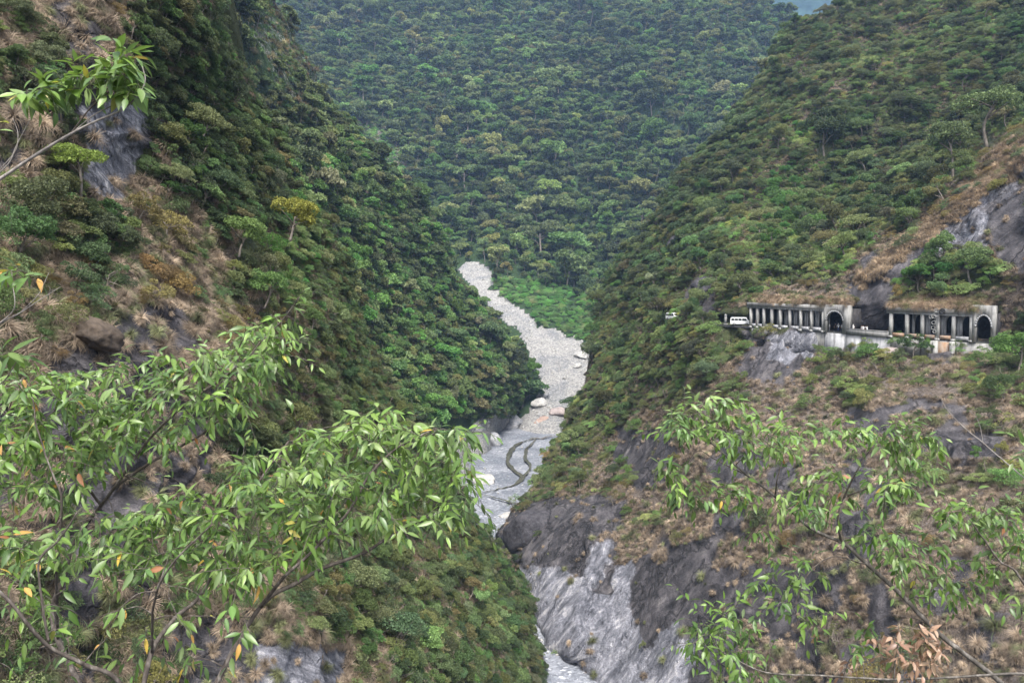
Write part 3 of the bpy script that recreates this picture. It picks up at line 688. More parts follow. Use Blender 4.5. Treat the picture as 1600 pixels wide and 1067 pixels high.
# the two near slopes follow the hand-read cover
def cover(L, cfn, layer, n, far):
    P, N, u, v = sample(L, n); ok = keepout(u, v, P) & (u > -60) & (u < 1680) & (v > -70) & (v < 1120); P, N, u, v = P[ok], N[ok], u[ok], v[ok]
    return P, N, u, v, cfn(u, v)
for L, cfn, layer, area in ((LA1, cA1, 'A1', 1.0), (LB, cB, 'B', 1.0)):
    tot = L.A.sum(); print(layer, 'area', tot)
    P, N, u, v, c = cover(L, cfn, layer, 30000, 0)
    # trees
    r = rng.random(len(P)); k = ((c == 'D') | ((c == 'S') & (r < (.13 if layer == 'B' else .2))) | ((c == 'L') & (r < .25)) | ((c == 'm') & (r < .05)))
    near = P[:, 1] < 200
    tn = tints(['dark', 'mid', 'green', 'olive', 'pale'], [2, 3, 2, 1.2, .5], len(P)); tn = np.where((c == 'L')[:, None], tints(['pale', 'lush'], [2, 1], len(P)), tn)
    tn = np.where(((c == 'S') | (c == 'm'))[:, None], tints(['mid', 'green', 'olive', 'pale', 'dark', 'grey'], [2.5, 1.6, 3, 2, 1.4, 1], len(P)), tn); tn = tn * (1 + .45 * fbm(P, 30 if layer == 'B' else 10, 91, 3)[:, None])
    s0, s1 = (.28, .62) if layer == 'A1' else (.5, 1.25)
    if layer == 'A1': k &= ~((v < 190) & (u > interp(SIL_A1, v) - 22))
    pxh = .65 * 5.0 * F / P[:, 1]; ct = cfn(u, v - .7 * pxh); bare = (ct == 'R') | (ct == 'W') | (ct == 'B'); k &= ~(bare & (rng.random(len(P)) < .92))
    if layer == 'A1': k &= (c == 'D') | (rng.random(len(P)) < .5)
    k &= ~((u > 1115) & (u < 1562) & (v > vroad(u) - 5) & (v < vroad(u) + 45)) & ~((layer == 'B') & (v > vroad(u)) & (rng.random(len(P)) < .8))
    plant('big', layer, P[k], N[k], u[k], v[k], s0, s1, tn[k], .3, gap=2.5, power=1.2)
    # shrubs
    P, N, u, v, c = cover(L, cfn, layer, 110000 if layer == 'B' else 60000, 0); r = rng.random(len(P))
    pr = np.select([c == 'D', c == 'S', c == 'L', c == 'm', c == 'B', c == 'R', (c == 'W') | (c == 'w')], [.9, .6 if layer == 'A1' else .8, .85, .3 if layer == 'A1' else .5, .06 if layer == 'A1' else .05, .015, .006])
    if layer == 'B': pr = np.where(v > 570, pr * np.where((c == 'm') | (c == 'B'), .3, .5), pr)
    if layer == 'A1':
        w_ = .8 * 1.2 * F / P[:, 1]; pr = np.where((cfn(u - w_, v) == 'W') | (cfn(u + w_, v) == 'W'), pr * .15, pr)
    k = r < pr; tn = tints(['mid', 'green', 'olive', 'pale', 'dark'], [2.5, 2, 1.6, .7, 1.5], len(P))
    ct = cfn(u, v - .8 * 1.3 * F / P[:, 1]); k &= ~(((ct == 'R') | (ct == 'W')) & (rng.random(len(P)) < .85))
    tn = np.where((c == 'D')[:, None], tints(['dark', 'mid', 'green'], [3, 2, 1], len(P)), tn); tn = np.where((c == 'L')[:, None], tints(['pale', 'lush', 'green'], [3, 1.5, 1], len(P)), tn)
    tn = tn * (1 + .55 * fbm(P, 22 if layer == 'B' else 8, 92, 3)[:, None]) * (1.5 * np.array([1.06, 1.0, .9]) if layer == 'B' else 1.15)
    tn = np.where(((c == 'B') | (c == 'R'))[:, None], tints(['olive', 'brown', 'mid'], [2, 2, 2], len(P)), tn)
    s0, s1 = (.35, 1.1) if layer == 'A1' else (.6, 1.7)
    plant('shrub', layer, P[k], N[k], u[k], v[k], s0, s1, tn[k], .45, gap=1.15, picks=[0, 1, 2, 3, 0, 1, 3, 4, 5], power=1.5)
    # dry grass
    P, N, u, v, c = cover(L, cfn, layer, 100000, 0); r = rng.random(len(P))
    pat = fbm(P, 5, 77, 3)
    pr = np.select([c == 'D', c == 'S', c == 'L', c == 'm', c == 'B', c == 'R', c == 'W'], [.05, .55, .4, 1.0, 1.0, .08 if layer == 'A1' else .03, .015]) * (1 + 1.6 * pat)
    k = r < pr; tn = np.array([1.0, .95, .9]) * (1 + .3 * rng.normal(size=(len(P), 1))).clip(.4, 1.8); g = rng.random(len(P)) < .25; tn[g] *= [.55, .75, .5]
    if layer == 'B':
        s0, s1 = .5, 1.25
    else: s0, s1 = .4, .95
    plant('grass', layer, P[k], N[k], u[k], v[k], s0, s1, tn[k], 1.2 if layer == 'A1' else .5, gap=.5 if layer == 'A1' else .62, power=1.2)
P, N, u, v = sample(LB, 160000); ok = keepout(u, v, P) & softpoly(u, v, [(1330,445),(1400,378),(1450,330),(1520,268),(1600,203),(1650,200),(1650,245),(1560,295),(1480,355),(1410,408),(1350,450)], 9, 14)
plant('grass', 'B', P[ok], N[ok], u[ok], v[ok], .9, 1.7, np.array([1.15, 1.05, .9]) * (1 + .25 * rng.normal(size=(ok.sum(), 1))).clip(.5, 1.6), .4, gap=.5)
# merge the pool
ALL = {k: np.concatenate([q[k] for q in POOL]) for k in ('layer', 'P', 'rot', 'scl', 'pick', 'tint', 'u', 'v')}
ALL['kind'] = np.concatenate([np.full(len(q['P']), q['kind']) for q in POOL])
RK = {'tree': 4.6, 'big': 3.2, 'shrub': 1.5, 'grass': 1.0}
ALL['px'] = ALL['scl'].mean(1) * np.vectorize(RK.get)(ALL['kind']) * 2 * F / ALL['P'][:, 1]
taken = np.zeros(len(ALL['P']), bool)
STUFF = [('C', 'tree', 'forest', 'dense mixed green forest covering the high mountain behind the gorge', 'forest'), ('C', 'grass', 'meadow_grass', 'pale green grass in the old landslide scar left of the far forest', 'grass'), ('C', 'shrub', 'undergrowth', 'bright green low scrub beside the pale landslide', 'scrub'),
 ('A2', 'tree', 'forest', 'green forest on the left hillside that runs down to the river', 'forest'), ('A2', 'shrub', 'undergrowth', 'low green scrub between the trees of the left hillside', 'scrub'), ('A2', 'grass', 'meadow_grass', 'pale green grass on the scree slope at the upper left ridge', 'grass'),
 ('A1', 'big', 'thicket', 'thicket of dark green trees clinging to the near left cliff', 'thicket'), ('A1', 'shrub', 'undergrowth', 'green and olive scrub on the near left cliff', 'scrub'), ('A1', 'grass', 'dry_grass', 'hanging brown dry grass on the near left cliff', 'grass'),
 ('B', 'big', 'thicket', 'thicket of green trees on the right slope above and beside the road', 'thicket'), ('B', 'shrub', 'undergrowth', 'green and olive scrub on the steep right slope', 'scrub'), ('B', 'grass', 'dry_grass', 'brown dry grass on the steep right slope', 'grass')]
def emit_stuff():
    for ly, kd, nm, lab, cat in STUFF:
        s = (ALL['layer'] == ly) & (ALL['kind'] == kd) & ~taken
        print('stuff', ly, kd, s.sum())
        if s.any(): scatter(nm, kd, ALL['P'][s], ALL['rot'][s], ALL['scl'][s], ALL['pick'][s], ALL['tint'][s], lab, cat)
# ------------------------------------------------------------------ road, galleries, walls
def concrete(name, base=(.27, .265, .255), rust=0.0):
    t = NT(name, .9); P = t.pos(); n = t.noise(.8, 5, .65, vec=P); s = t.noise(1.6, 4, .6, vec=t.pos((1, 1, .15)))
    c = t.mix(n, tuple(x * .45 for x in base), tuple(x * 1.5 for x in base))
    c = t.mix(t.ramp(s, [(.48, (0, 0, 0)), (.68, (.6, .6, .6))]), c, (.055, .055, .055))
    s2 = t.noise(1.1, 4, .6, vec=t.pos((1.3, 1.3, .10)))
    c = t.mix(t.ramp(s2, [(.6, (0, 0, 0)), (.75, (.35, .35, .35))]), c, (.45, .45, .46))
    if rust: c = t.mix(t.ramp(t.noise(.9, 4, .7, vec=t.pos((1, 1, .3))), [(.5 - rust * .3, (0, 0, 0)), (.62, (.9, .9, .9))]), c, (.30, .17, .09))
    t.bump(n, .4, .1); return t.col(c)
M['concrete'] = concrete('weathered concrete'); M['concrete_pale'] = concrete('pale stained concrete', (.36, .36, .37)); M['concrete_rust'] = concrete('rust stained concrete', (.34, .32, .29), .9)
M['column'] = concrete('column concrete', (.36, .355, .34))
t = NT('asphalt', .95); M['asphalt'] = t.col(t.ramp(t.noise(2, 4, vec=t.pos()), [(.3, (.05, .05, .05)), (.7, (.10, .10, .10))]))
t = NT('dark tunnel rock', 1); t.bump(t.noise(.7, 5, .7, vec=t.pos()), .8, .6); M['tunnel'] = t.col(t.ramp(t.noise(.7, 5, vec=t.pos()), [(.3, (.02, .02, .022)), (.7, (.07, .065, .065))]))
class Line:
    """straight frame along the road edge: s along, d into the hill, h up"""
    def __init__(s, u0, u1, z0, z1):
        a, b = yfront(u0), yfront(u1); p = W(u0, 477, a); q = W(u1, 477, b); s.o = np.array([p[0], p[1], z0]); e = np.array([q[0] - p[0], q[1] - p[1]]); s.L = np.hypot(*e); e /= s.L
        s.a = e; s.n = np.array([-e[1], e[0]]); s.sl = (z1 - z0) / s.L
        if s.n[1] < 0: s.n = -s.n
    def __call__(s, x, d, h): return np.array([s.o[0] + s.a[0] * x + s.n[0] * d, s.o[1] + s.a[1] * x + s.n[1] * d, s.o[2] + s.sl * x + h])
    def at(s, u):
        """distance along the line where photo column u crosses it"""
        k = (u - 800) / F * 1.0; a = s.o; # x = k*y (tiny pitch term ignored)
        return (k * a[1] - a[0]) / (s.a[0] - k * s.a[1])
    def box(s, mb, x0, x1, d0, d1, h0, h1):
        mb.hull8(np.array([s(x, d, h) for h in (h0, h1) for d in (d0, d1) for x in (x0, x1)]))
    def arch(s, mb, x0, x1, d0, d1, h0, h1, a0, a1, spring, crown, n=14):
        """a wall x0..x1, h0..h1 with an arched opening a0..a1 rising to crown"""
        s.box(mb, x0, a0, d0, d1, h0, h1); s.box(mb, a1, x1, d0, d1, h0, h1)
        xs = (a0 + a1) / 2 - (a1 - a0) / 2 * np.cos(np.linspace(0, np.pi, n)); hs = spring + (crown - spring) * np.sin(np.linspace(0, np.pi, n))
        for k in range(n - 1):
            v = []
            for top in (0, 1):
                for d in (d0, d1):
                    for q in (k, k + 1): v.append(s(xs[q], d, h1 if top else hs[q]))
            mb.hull8(np.array(v))
zr = lambda u: float(W(u, float(vroad(u)), float(yfront(u)))[2])
# road ribbon
us = np.linspace(1090, 1700, 60); mb = MB()
pf = W(us, 477 + us * 0, yfront(us)); pf[:, 2] = [zr(x) for x in us]
nn = np.array([.66, .75, 0]); V = np.stack([pf, pf + nn * 9], 1).reshape(-1, 3); k = np.arange(59)
mb.add(V, np.stack([2 * k, 2 * k + 2, 2 * k + 3, 2 * k + 1], -1)); Vd = V.copy(); Vd[:, 2] -= .5
mb.add(Vd, np.stack([2 * k, 2 * k + 1, 2 * k + 3, 2 * k + 2], -1)); mb.add(np.stack([pf, pf - [0, 0, .5]], 1).reshape(-1, 3), np.stack([2 * k, 2 * k + 1, 2 * k + 3, 2 * k + 2], -1))
tag(mb.build('road', M['asphalt']), kind='structure')

def gallery(u0, u1, uend, cols, label, arch_from, colw, arch_u, arch_top, slab, H, beam_rust, portal_top, wall_h):
    z0, z1 = zr(u0), zr(uend); Ln = Line(u0, uend, z0, z1)
    root = empty('road_gallery', Ln(0, 0, 0)); tag(root, label, 'road gallery')
    inv = Vector(root.location)
    def put(mb, name, mat):
        for q in mb.V: q -= np.array(inv)
        return mb.build(name, mat, root)
    x1 = Ln.at(u1)
    mb = MB(); Ln.box(mb, -.6, x1 + .1, -.45, 8.5, H, H + slab); put(mb, 'roof_slab', M['concrete'])
    mb = MB(); Ln.box(mb, -.6, x1 + .05, -.28, .25, H - .35, H - .003); put(mb, 'lintel', M['concrete_pale'])
    for k, u in enumerate(cols):
        x = Ln.at(u); mb = MB(); Ln.box(mb, x - colw / 2, x + colw / 2, -.2, .75, -.2, H - .353)
        Ln.box(mb, x - colw / 2 - .1, x + colw / 2 + .1, -.262, .81, -.3, .15); put(mb, 'column', M['column'])
    for k in range(len(cols) - 1):
        xa, xb = Ln.at(cols[k]) + colw / 2 + .11, Ln.at(cols[k + 1]) - colw / 2 - .11; mb = MB(); Ln.box(mb, xa, xb, -.1, .3, 0, .75); put(mb, 'parapet', M['concrete_rust'] if k in beam_rust else M['concrete_pale'])
    # inner wall with arched openings into the tunnel
    mb = MB(); xs = [Ln.at(u) for u in cols]; sp = []
    for k in range(arch_from, len(cols) - 1):
        a, b = xs[k], xs[k + 1]; a = a if k > arch_from else a - .1; off = .55
        Ln.arch(mb, a + off, b + off, 1.5, 2.1, 0, H - .004, a + off + .16 * (b - a), b + off - .16 * (b - a), H * .62, H * .93)
    put(mb, 'arcade_wall', M['concrete_pale'])
    # portal wall at the near end
    mb = MB(); xe = Ln.at(uend); a0, a1 = Ln.at(arch_u[0]), Ln.at(arch_u[1]); Ln.arch(mb, x1 + .12, xe + wall_h, -.3, .9, -.2, portal_top, a0, a1, arch_top * .55, arch_top)
    put(mb, 'portal_wall', M['concrete'])
    mb = MB(); n = 14; xc = (a0 + a1) / 2; r0 = (a1 - a0) / 2
    for k in range(n):
        v = []
        for rr in (r0 + .003, r0 + .28):
            for d in (-.36, -.303):
                for q in (k, k + 1):
                    th = np.pi * q / n; v.append(Ln(xc - rr * math.cos(th), d, arch_top * .55 + (arch_top * .45 + (rr - r0)) * math.sin(th)))
        mb.hull8(np.array(v))
    put(mb, 'arch_ring', M['concrete_pale'])
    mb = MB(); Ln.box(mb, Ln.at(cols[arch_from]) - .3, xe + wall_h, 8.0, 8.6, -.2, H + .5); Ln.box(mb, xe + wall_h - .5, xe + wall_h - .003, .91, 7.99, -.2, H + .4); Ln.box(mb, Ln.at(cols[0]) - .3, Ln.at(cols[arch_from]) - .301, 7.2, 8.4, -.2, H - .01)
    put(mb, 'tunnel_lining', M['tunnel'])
    return root, Ln
g1cols = [1172.8, 1183, 1193, 1205.3, 1218.6, 1233.4, 1250.5, 1267.5, 1286]
g1, LN1 = gallery(1172, 1287, 1322, g1cols, 'far grey concrete rockfall gallery with nine thin columns and an arched end', 3, .5, (1292, 1317), 4.4, .95, 4.75, (), 5.9, .9)
g2cols = [1392, 1417, 1441, 1465, 1490, 1518]
g2, LN2 = gallery(1391, 1519, 1553, g2cols, 'near grey concrete rockfall gallery with rust stained beams and an arched end', 1, .62, (1526, 1549), 4.9, 1.0, 5.0, (0, 1, 2, 3), 6.9, .3)
def wall_under(u0, u1, segs, label, mat, name='retaining_wall', dep=1.0, top=-.02, parts=()):
    Ln = Line(u0, u1, zr(u0), zr(u1)); mb = MB(); n = len(segs) - 1
    for k in range(n):
        (ua, ha), (ub, hb) = segs[k], segs[k + 1]; xa, xb = Ln.at(ua), Ln.at(ub)
        v = [Ln(xa, -.05 - .02, -ha), Ln(xb, -.07, -hb), Ln(xa, dep, -ha), Ln(xb, dep, -hb), Ln(xa, 0, top), Ln(xb, 0, top), Ln(xa, dep, top), Ln(xb, dep, top)]
        mb.hull8(np.array(v))
    o = mb.build(name, mat); tag(o, label, 'retaining wall'); return o, Ln
wall_under(1172, 1288, [(1172, 2.6), (1210, 2.6), (1250, 3.2), (1288, 4.5)], 'mossy grey retaining wall below the columns of the far gallery', M['concrete'], top=-.32)
o, Ln = wall_under(1289, 1391, [(1289, 7), (1320, 7.2), (1345, 6), (1391, 5)], 'pale streaked retaining wall below the open road between the two galleries', M['concrete_pale'], top=-.32)
o, Ln = wall_under(1392, 1553, [(1392, 3), (1440, 4), (1553, 5)], 'dark grey retaining wall below the near gallery', M['concrete'], top=-.32)
Ln = Line(1289, 1391, zr(1289), zr(1391)); mb = MB(); Ln.box(mb, Ln.at(1323.5), Ln.at(1389), -.25, .15, -.31, .85); Ln.box(mb, Ln.at(1323.5), Ln.at(1389), -.31, .21, .853, .97)
tag(mb.build('road_parapet', M['concrete']), 'low dark grey parapet along the open road between the galleries', 'parapet')
# buttress below the near gallery with a rust stained panel
Ln = LN2; br = empty('gallery_buttress', Ln(Ln.at(1477), 0, -5)); tag(br, 'concrete buttress with orange rust stained panel below the near gallery', 'buttress')
def rel(mb, root, name, mat):
    for q in mb.V: q -= np.array(root.location)
    return mb.build(name, mat, root)
for u in (1464, 1490):
    mb = MB(); x = Ln.at(u); Ln.box(mb, x - .45, x + .45, -.75, -.27, -6.2, -.31); rel(mb, br, 'pier', M['column'])
mb = MB(); Ln.box(mb, Ln.at(1464) + .46, Ln.at(1490) - .46, -.45, -.26, -5.6, -.5); rel(mb, br, 'panel', M['concrete_rust'])
mb = MB(); Ln.box(mb, Ln.at(1441), Ln.at(1464) - .47, -.35, -.262, -6, -.4); rel(mb, br, 'side_panel', M['concrete'])
# hanging rings
t = NT('old steel', .5); t.b.inputs['Metallic'].default_value = .6; M['steel'] = t.col((.33, .33, .32))
t = NT('dull rubber', .8); M['rubber'] = t.col((.03, .03, .03))
rg = empty('hanging_ring_net', Ln(Ln.at(1459), -.8, 5.5)); tag(rg, 'string of steel rings hanging in front of the near gallery', 'ring net')
def torus(c, R, r, ax, n=16, m=6):
    ax = np.array(ax, float); ax /= np.linalg.norm(ax); a = np.cross(ax, [.1, .2, 1]); a /= np.linalg.norm(a); b = np.cross(ax, a); V = []
    for i in range(n):
        t_ = 2 * np.pi * i / n; e = math.cos(t_) * a + math.sin(t_) * b
        for j in range(m):
            p = 2 * np.pi * j / m; V.append(np.array(c) + e * (R + r * math.cos(p)) + ax * r * math.sin(p))
    Q = [[i * m + j, ((i + 1) % n) * m + j, ((i + 1) % n) * m + (j + 1) % m, i * m + (j + 1) % m] for i in range(n) for j in range(m)]
    return V, Q
for (u, v, r) in [(1455, 495, .38), (1459, 494, .4), (1463, 491, .42), (1464, 485, .4), (1459, 504, .36), (1458, 512, .34), (1460, 518, .3)]:
    c = W(u, v, yfront(u) - .9); mb = MB(); mb.add(*torus(c, r, .06, (-.66 + .1 * (v % 3), -.75, .2))); rel(mb, rg, 'ring', M['steel'])
mb = MB(); mb.tube([W(1464, 481, yfront(1464) - .9), W(1461, 497, yfront(1461) - .9), W(1459, 520, yfront(1459) - .9)], .035, 5); rel(mb, rg, 'cable', M['steel'])
mb = MB(); c = Ln(Ln.at(1474), -.75, 5.5); mb.add(*torus(c, .42, .16, (-.66, -.75, .1), 18, 8)); V_, Q_ = torus(c, .15, .06, (-.66, -.75, .1)); mb.add(V_, Q_)
tag(mb.build('rockfall_buffer', M['rubber'], smooth=True), 'round dark tyre hung on the roof edge of the near gallery', 'tyre')

# ------------------------------------------------------------------ vans
t = NT('white car paint', .35); t.b.inputs['Specular IOR Level'].default_value = .5; M['paint'] = t.col((.78, .79, .78))
t = NT('dark car glass', .1); t.b.inputs['Specular IOR Level'].default_value = .6; M['glass'] = t.col((.015, .018, .02))
t = NT('car lamp', .2); M['lamp'] = t.col((.5, .5, .45))
def van(label, loc, rz):
    r = empty('passenger_van', loc, rz); tag(r, label, 'van')
    prof = [(-2.4, .35), (-2.42, 1.0), (-2.36, 1.85), (-2.15, 2.0), (1.05, 2.02), (1.35, 1.9), (1.95, 1.15), (2.35, .95), (2.4, .38)]
    me = bpy.data.meshes.new('body'); bm = bmesh.new()
    def sec(s): return [bm.verts.new((x, s * (.84 - max(0, z - 1.0) * .12), z)) for x, z in prof]
    a, b = sec(-1), sec(1); n = len(prof); bm.faces.new(a); bm.faces.new(b[::-1])
    for k in range(n): bm.faces.new((a[k], b[k], b[(k + 1) % n], a[(k + 1) % n]))
    bmesh.ops.recalc_face_normals(bm, faces=bm.faces); bmesh.ops.bevel(bm, geom=bm.edges[:], offset=.05, segments=2, affect='EDGES'); bm.to_mesh(me); bm.free()
    me.materials.append(M['paint']); o = bpy.data.objects.new('body', me); COL.objects.link(o); o.parent = r
    for s in (-1, 1):
        for (x0, x1, xt) in ((-2.2, -1.45, -2.15), (-1.35, -.6, -1.35), (-.5, .25, -.5), (.38, 1.5, .38)):
            mb = MB(); z0, z1 = 1.2, 1.75; x1t = x1 if x1 < 1.4 else 1.28
            y = lambda z: s * (.84 - (z - 1.0) * .12 + .012)
            mb.hull8(np.array([[x0, y(z0) - s * .03, z0], [x1, y(z0) - s * .03, z0], [x0, y(z0), z0], [x1, y(z0), z0], [xt, y(z1) - s * .03, z1], [x1t, y(z1) - s * .03, z1], [xt, y(z1), z1], [x1t, y(z1), z1]])); mb.build('side_window', M['glass'], r)
        for x in (-1.5, 1.5):
            mb = MB(); mb.tube([(x, s * .62, .34), (x, s * .86, .34)], .34, 18); wl = mb.build('wheel', M['rubber'], r); mb = MB(); mb.tube([(x, s * .86, .34), (x, s * .875, .34)], .19, 14); mb.build('rim', M['steel'], wl)
        mb = MB(); mb.box((2.395, s * .6, .78), .08, .3, .16); mb.build('headlight', M['lamp'], r)
    mb = MB(); mb.hull8(np.array([[1.90, -.72, 1.24], [1.90, .72, 1.24], [1.96, -.72, 1.24], [1.96, .72, 1.24], [1.40, -.66, 1.87], [1.40, .66, 1.87], [1.46, -.66, 1.87], [1.46, .66, 1.87]])); mb.build('windscreen', M['glass'], r)
    mb = MB(); mb.box((-2.41, 0, 1.5), .06, 1.3, .5); mb.build('rear_window', M['glass'], r)
    mb = MB(); mb.box((2.42, 0, .45), .12, 1.55, .2); mb.build('front_bumper', M['lamp'], r)
    return r
def onroad(u, d):
    p = W(u, 477, float(yfront(u))); return np.array([p[0] + .66 * d, p[1] + .75 * d, zr(u)])
van('white passenger van parked at the far end of the galleries', onroad(1153.5, 1.6), math.radians(-24))
van('white van half hidden by trees on the road further up the gorge', onroad(1037, 5) + np.array([0, 0, .3]), math.radians(-68))
t = NT('grey stone', .9); M['stone'] = t.col(t.ramp(t.noise(3, vec=t.pos()), [(.3, (.14, .14, .14)), (.7, (.3, .3, .29))]))
pp = onroad(1131, 1.0); post = empty('stone_post', pp); tag(post, 'grey stone post beside the road left of the white van', 'post')
mb = MB(); mb.box((0, 0, .15), .9, .9, .3); mb.build('base', M['stone'], post); mb = MB(); mb.hull8(np.array([[x * (.3 if z < 1 else .24), y * (.3 if z < 1 else .24), z] for z in (.3, 2.3) for y in (-1, 1) for x in (-1, 1)])); mb.build('shaft', M['stone'], post)
mb = MB(); mb.hull8(np.array([[x * (.36 if z < 2.5 else .1), y * (.36 if z < 2.5 else .1), z] for z in (2.303, 2.65) for y in (-1, 1) for x in (-1, 1)])); mb.build('cap', M['stone'], post)

# ------------------------------------------------------------------ people on the road
def flat(name, c, r=.8):
    t = NT(name, r); return t.col(c)
SKIN = flat('skin', (.45, .28, .2)); HAIR = flat('black hair', (.02, .017, .015)); 
CL = {'white': flat('white cloth', (.75, .75, .74)), 'black': flat('black cloth', (.03, .03, .035)), 'pink': flat('pink cloth', (.6, .3, .32)), 'grey': flat('grey cloth', (.3, .3, .32)), 'blue': flat('navy cloth', (.06, .08, .16)), 'red': flat('red cloth', (.35, .05, .04))}
def skinmesh(name, verts, edges, radii, mats, matfn, parent, sub=1):
    me = bpy.data.meshes.new(name); me.from_pydata(verts, edges, []); o = bpy.data.objects.new(name, me); COL.objects.link(o)
    md = o.modifiers.new('skin', 'SKIN'); sk = me.skin_vertices[0].data if me.skin_vertices else None
    if sk is None:
        bpy.context.view_layer.objects.active = o; bpy.context.view_layer.update(); bm = bmesh.new(); bm.from_mesh(me); ly = bm.verts.layers.skin.verify(); bm.to_mesh(me); bm.free(); sk = me.skin_vertices[0].data
    for k, r in enumerate(radii): sk[k].radius = (r, r) if isinstance(r, (int, float)) else r
    sk[0].use_root = True
    if sub: s = o.modifiers.new('sub', 'SUBSURF'); s.levels = s.render_levels = sub
    dg = bpy.context.evaluated_depsgraph_get(); m2 = bpy.data.meshes.new_from_object(o.evaluated_get(dg)); o.modifiers.clear(); old = o.data; o.data = m2; bpy.data.meshes.remove(old)
    m2.materials.clear()
    for m in mats: m2.materials.append(m)
    for p in m2.polygons: p.material_index = matfn(p.center); p.use_smooth = True
    if parent: o.parent = parent
    return o
def person(label, u, d, face, top, legs, pose, hair='short', hat=None, bag=None):
    loc = onroad(u, d); r = empty('person', loc, face); tag(r, label, 'person', group='visitors standing on the gallery road')
    V = [(0, 0, .95)]; R = [(.13, .11)]; E = []
    def add(p, rad, fr): V.append(p); R.append(rad); E.append((fr, len(V) - 1)); return len(V) - 1
    w_ = add((0, 0, 1.1), (.13, .10), 0); c = add((.01, 0, 1.32), (.165, .11), w_); n0 = add((.01, 0, 1.45), (.10, .07), c); n1 = add((.015, 0, 1.53), .05, n0); h0 = add((.025, 0, 1.60), (.075, .085), n1); h1 = add((.02, 0, 1.68), (.08, .095), h0); add((.015, 0, 1.735), (.06, .07), h1)
    for s in (-1, 1):
        st = pose.get('stride', .05) * s
        a = add((0, s * .10, .88), .10, 0); k = add((st * .6 + .03, s * .11, .48), .065, a); f = add((st, s * .11, .09), .045, k); add((st + .15, s * .12, .045), (.035, .04), f)
        sh = add((0, s * .19, 1.42), .065, n0)
        el, ha = pose['arms'][0 if s < 0 else 1]
        e = add((el[0], s * el[1], el[2]), .045, sh); wr = add((ha[0], s * ha[1], ha[2]), .03, e)
        dv = np.array([ha[0] - el[0], s * (ha[1] - el[1]), ha[2] - el[2]]); dv /= np.linalg.norm(dv); p = np.array([ha[0], s * ha[1], ha[2]]); pm = p + dv * .06; pi = add(tuple(pm), (.028, .018), wr)
        sd_ = np.cross(dv, [0, 1, .2]); sd_ /= np.linalg.norm(sd_) + 1e-6
        for q in range(4): add(tuple(pm + dv * (.055 + .012 * (q in (1, 2))) + sd_ * (q - 1.5) * .02 + np.array([.008, 0, 0])), .008, pi)
        add(tuple(p + dv * .05 + sd_ * -.05), .009, wr)
    hip = .93
    def mf(cn):
        if cn[2] > 1.5: return 0
        if cn[2] > hip + .02 or abs(cn[1]) > .17: 
            if pose.get('short', 1) and abs(cn[1]) > .215 and cn[2] < 1.22: return 0
            return 1
        return 2 if cn[2] > .1 else 3
    body = skinmesh('body', V, E, R, [SKIN, CL[top], CL[legs], CL['black']], mf, r)
    # face features and hair
    mb = MB(); 
    def blob(c, sx, sy, sz, n=8, m=6, zmin=-1):
        th = np.linspace(0, np.pi, m + 1); ph = np.arange(n) * 2 * np.pi / n; v = np.array([[math.sin(a) * math.cos(b) * sx, math.sin(a) * math.sin(b) * sy, max(math.cos(a), zmin) * sz] for a in th for b in ph]) + c
        q = [[i * n + j, (i + 1) * n + j, (i + 1) * n + (j + 1) % n, i * n + (j + 1) % n] for i in range(m) for j in range(n)]; return v, q
    mb.add(*blob(np.array([.0, 0, 1.70]), .105, .10, .11, zmin=-.15 if hair == 'short' else -.9)); mb.build('hair', HAIR, r, True)
    mb = MB(); mb.add(*blob(np.array([.115, 0, 1.655]), .02, .014, .022)); mb.build('nose', SKIN, r, True)
    for s in (-1, 1): mb = MB(); mb.add(*blob(np.array([.098, s * .033, 1.68]), .012, .014, .009)); mb.build('eye', HAIR, r); mb = MB(); mb.add(*blob(np.array([.02, s * .088, 1.665]), .02, .012, .03)); mb.build('ear', SKIN, r)
    mb = MB(); mb.add(*blob(np.array([.10, 0, 1.615]), .01, .025, .007)); mb.build('mouth', CL['red'], r)
    if hat:
        mb = MB(); mb.add(*blob(np.array([.0, 0, 1.72]), .12, .115, .12, 12, 6, 0)); mb.add(*blob(np.array([.03, 0, 1.722]), .17, .14, .012, 12, 4)); mb.build('helmet', CL[hat], r, True)
    if bag: mb = MB(); mb.box((-.19, 0, 1.22), .14, .28, .4); mb.build('backpack', CL[bag], r)
    return r
DOWN = [((0, .26, 1.17), (.05, .27, .92)), ((0, .26, 1.17), (.05, .27, .92))]
UP1 = [((.1, .27, 1.22), (.32, .15, 1.48)), ((.1, .27, 1.22), (.32, .15, 1.48))]
BENT = [((-.02, .27, 1.18), (.2, .2, 1.05)), ((0, .26, 1.17), (.05, .27, .92))]
person('person in pink and white standing by the second column of the far gallery', 1177.7, 1.3, 2.4, 'pink', 'white', dict(arms=DOWN))
person('person in white shirt at the left side of the far gallery arch', 1292.8, 1.3, 3.6, 'white', 'grey', dict(arms=BENT))
person('person in dark clothes under the middle of the far gallery arch', 1302, 1.6, -2.2, 'black', 'black', dict(arms=DOWN))
person('person in white top and white helmet under the right half of the far arch', 1307.6, 1.2, 3.9, 'white', 'blue', dict(arms=UP1), hat='white')
person('person in white shirt standing rightmost under the far gallery arch', 1312.8, 1.4, -1.9, 'white', 'black', dict(arms=DOWN, stride=.14))
person('lone person in white shirt by the parapet just right of the far gallery arch', 1330.8, 1.2, -2.0, 'white', 'grey', dict(arms=DOWN), hat='white')
person('person in grey top, leftmost of the group on the open road', 1343, 1.6, .3, 'grey', 'blue', dict(arms=BENT), 'long')
person('person in white shirt with dark backpack in the middle of the open road group', 1347, 1.0, -2.4, 'white', 'black', dict(arms=DOWN, stride=.2), bag='blue')
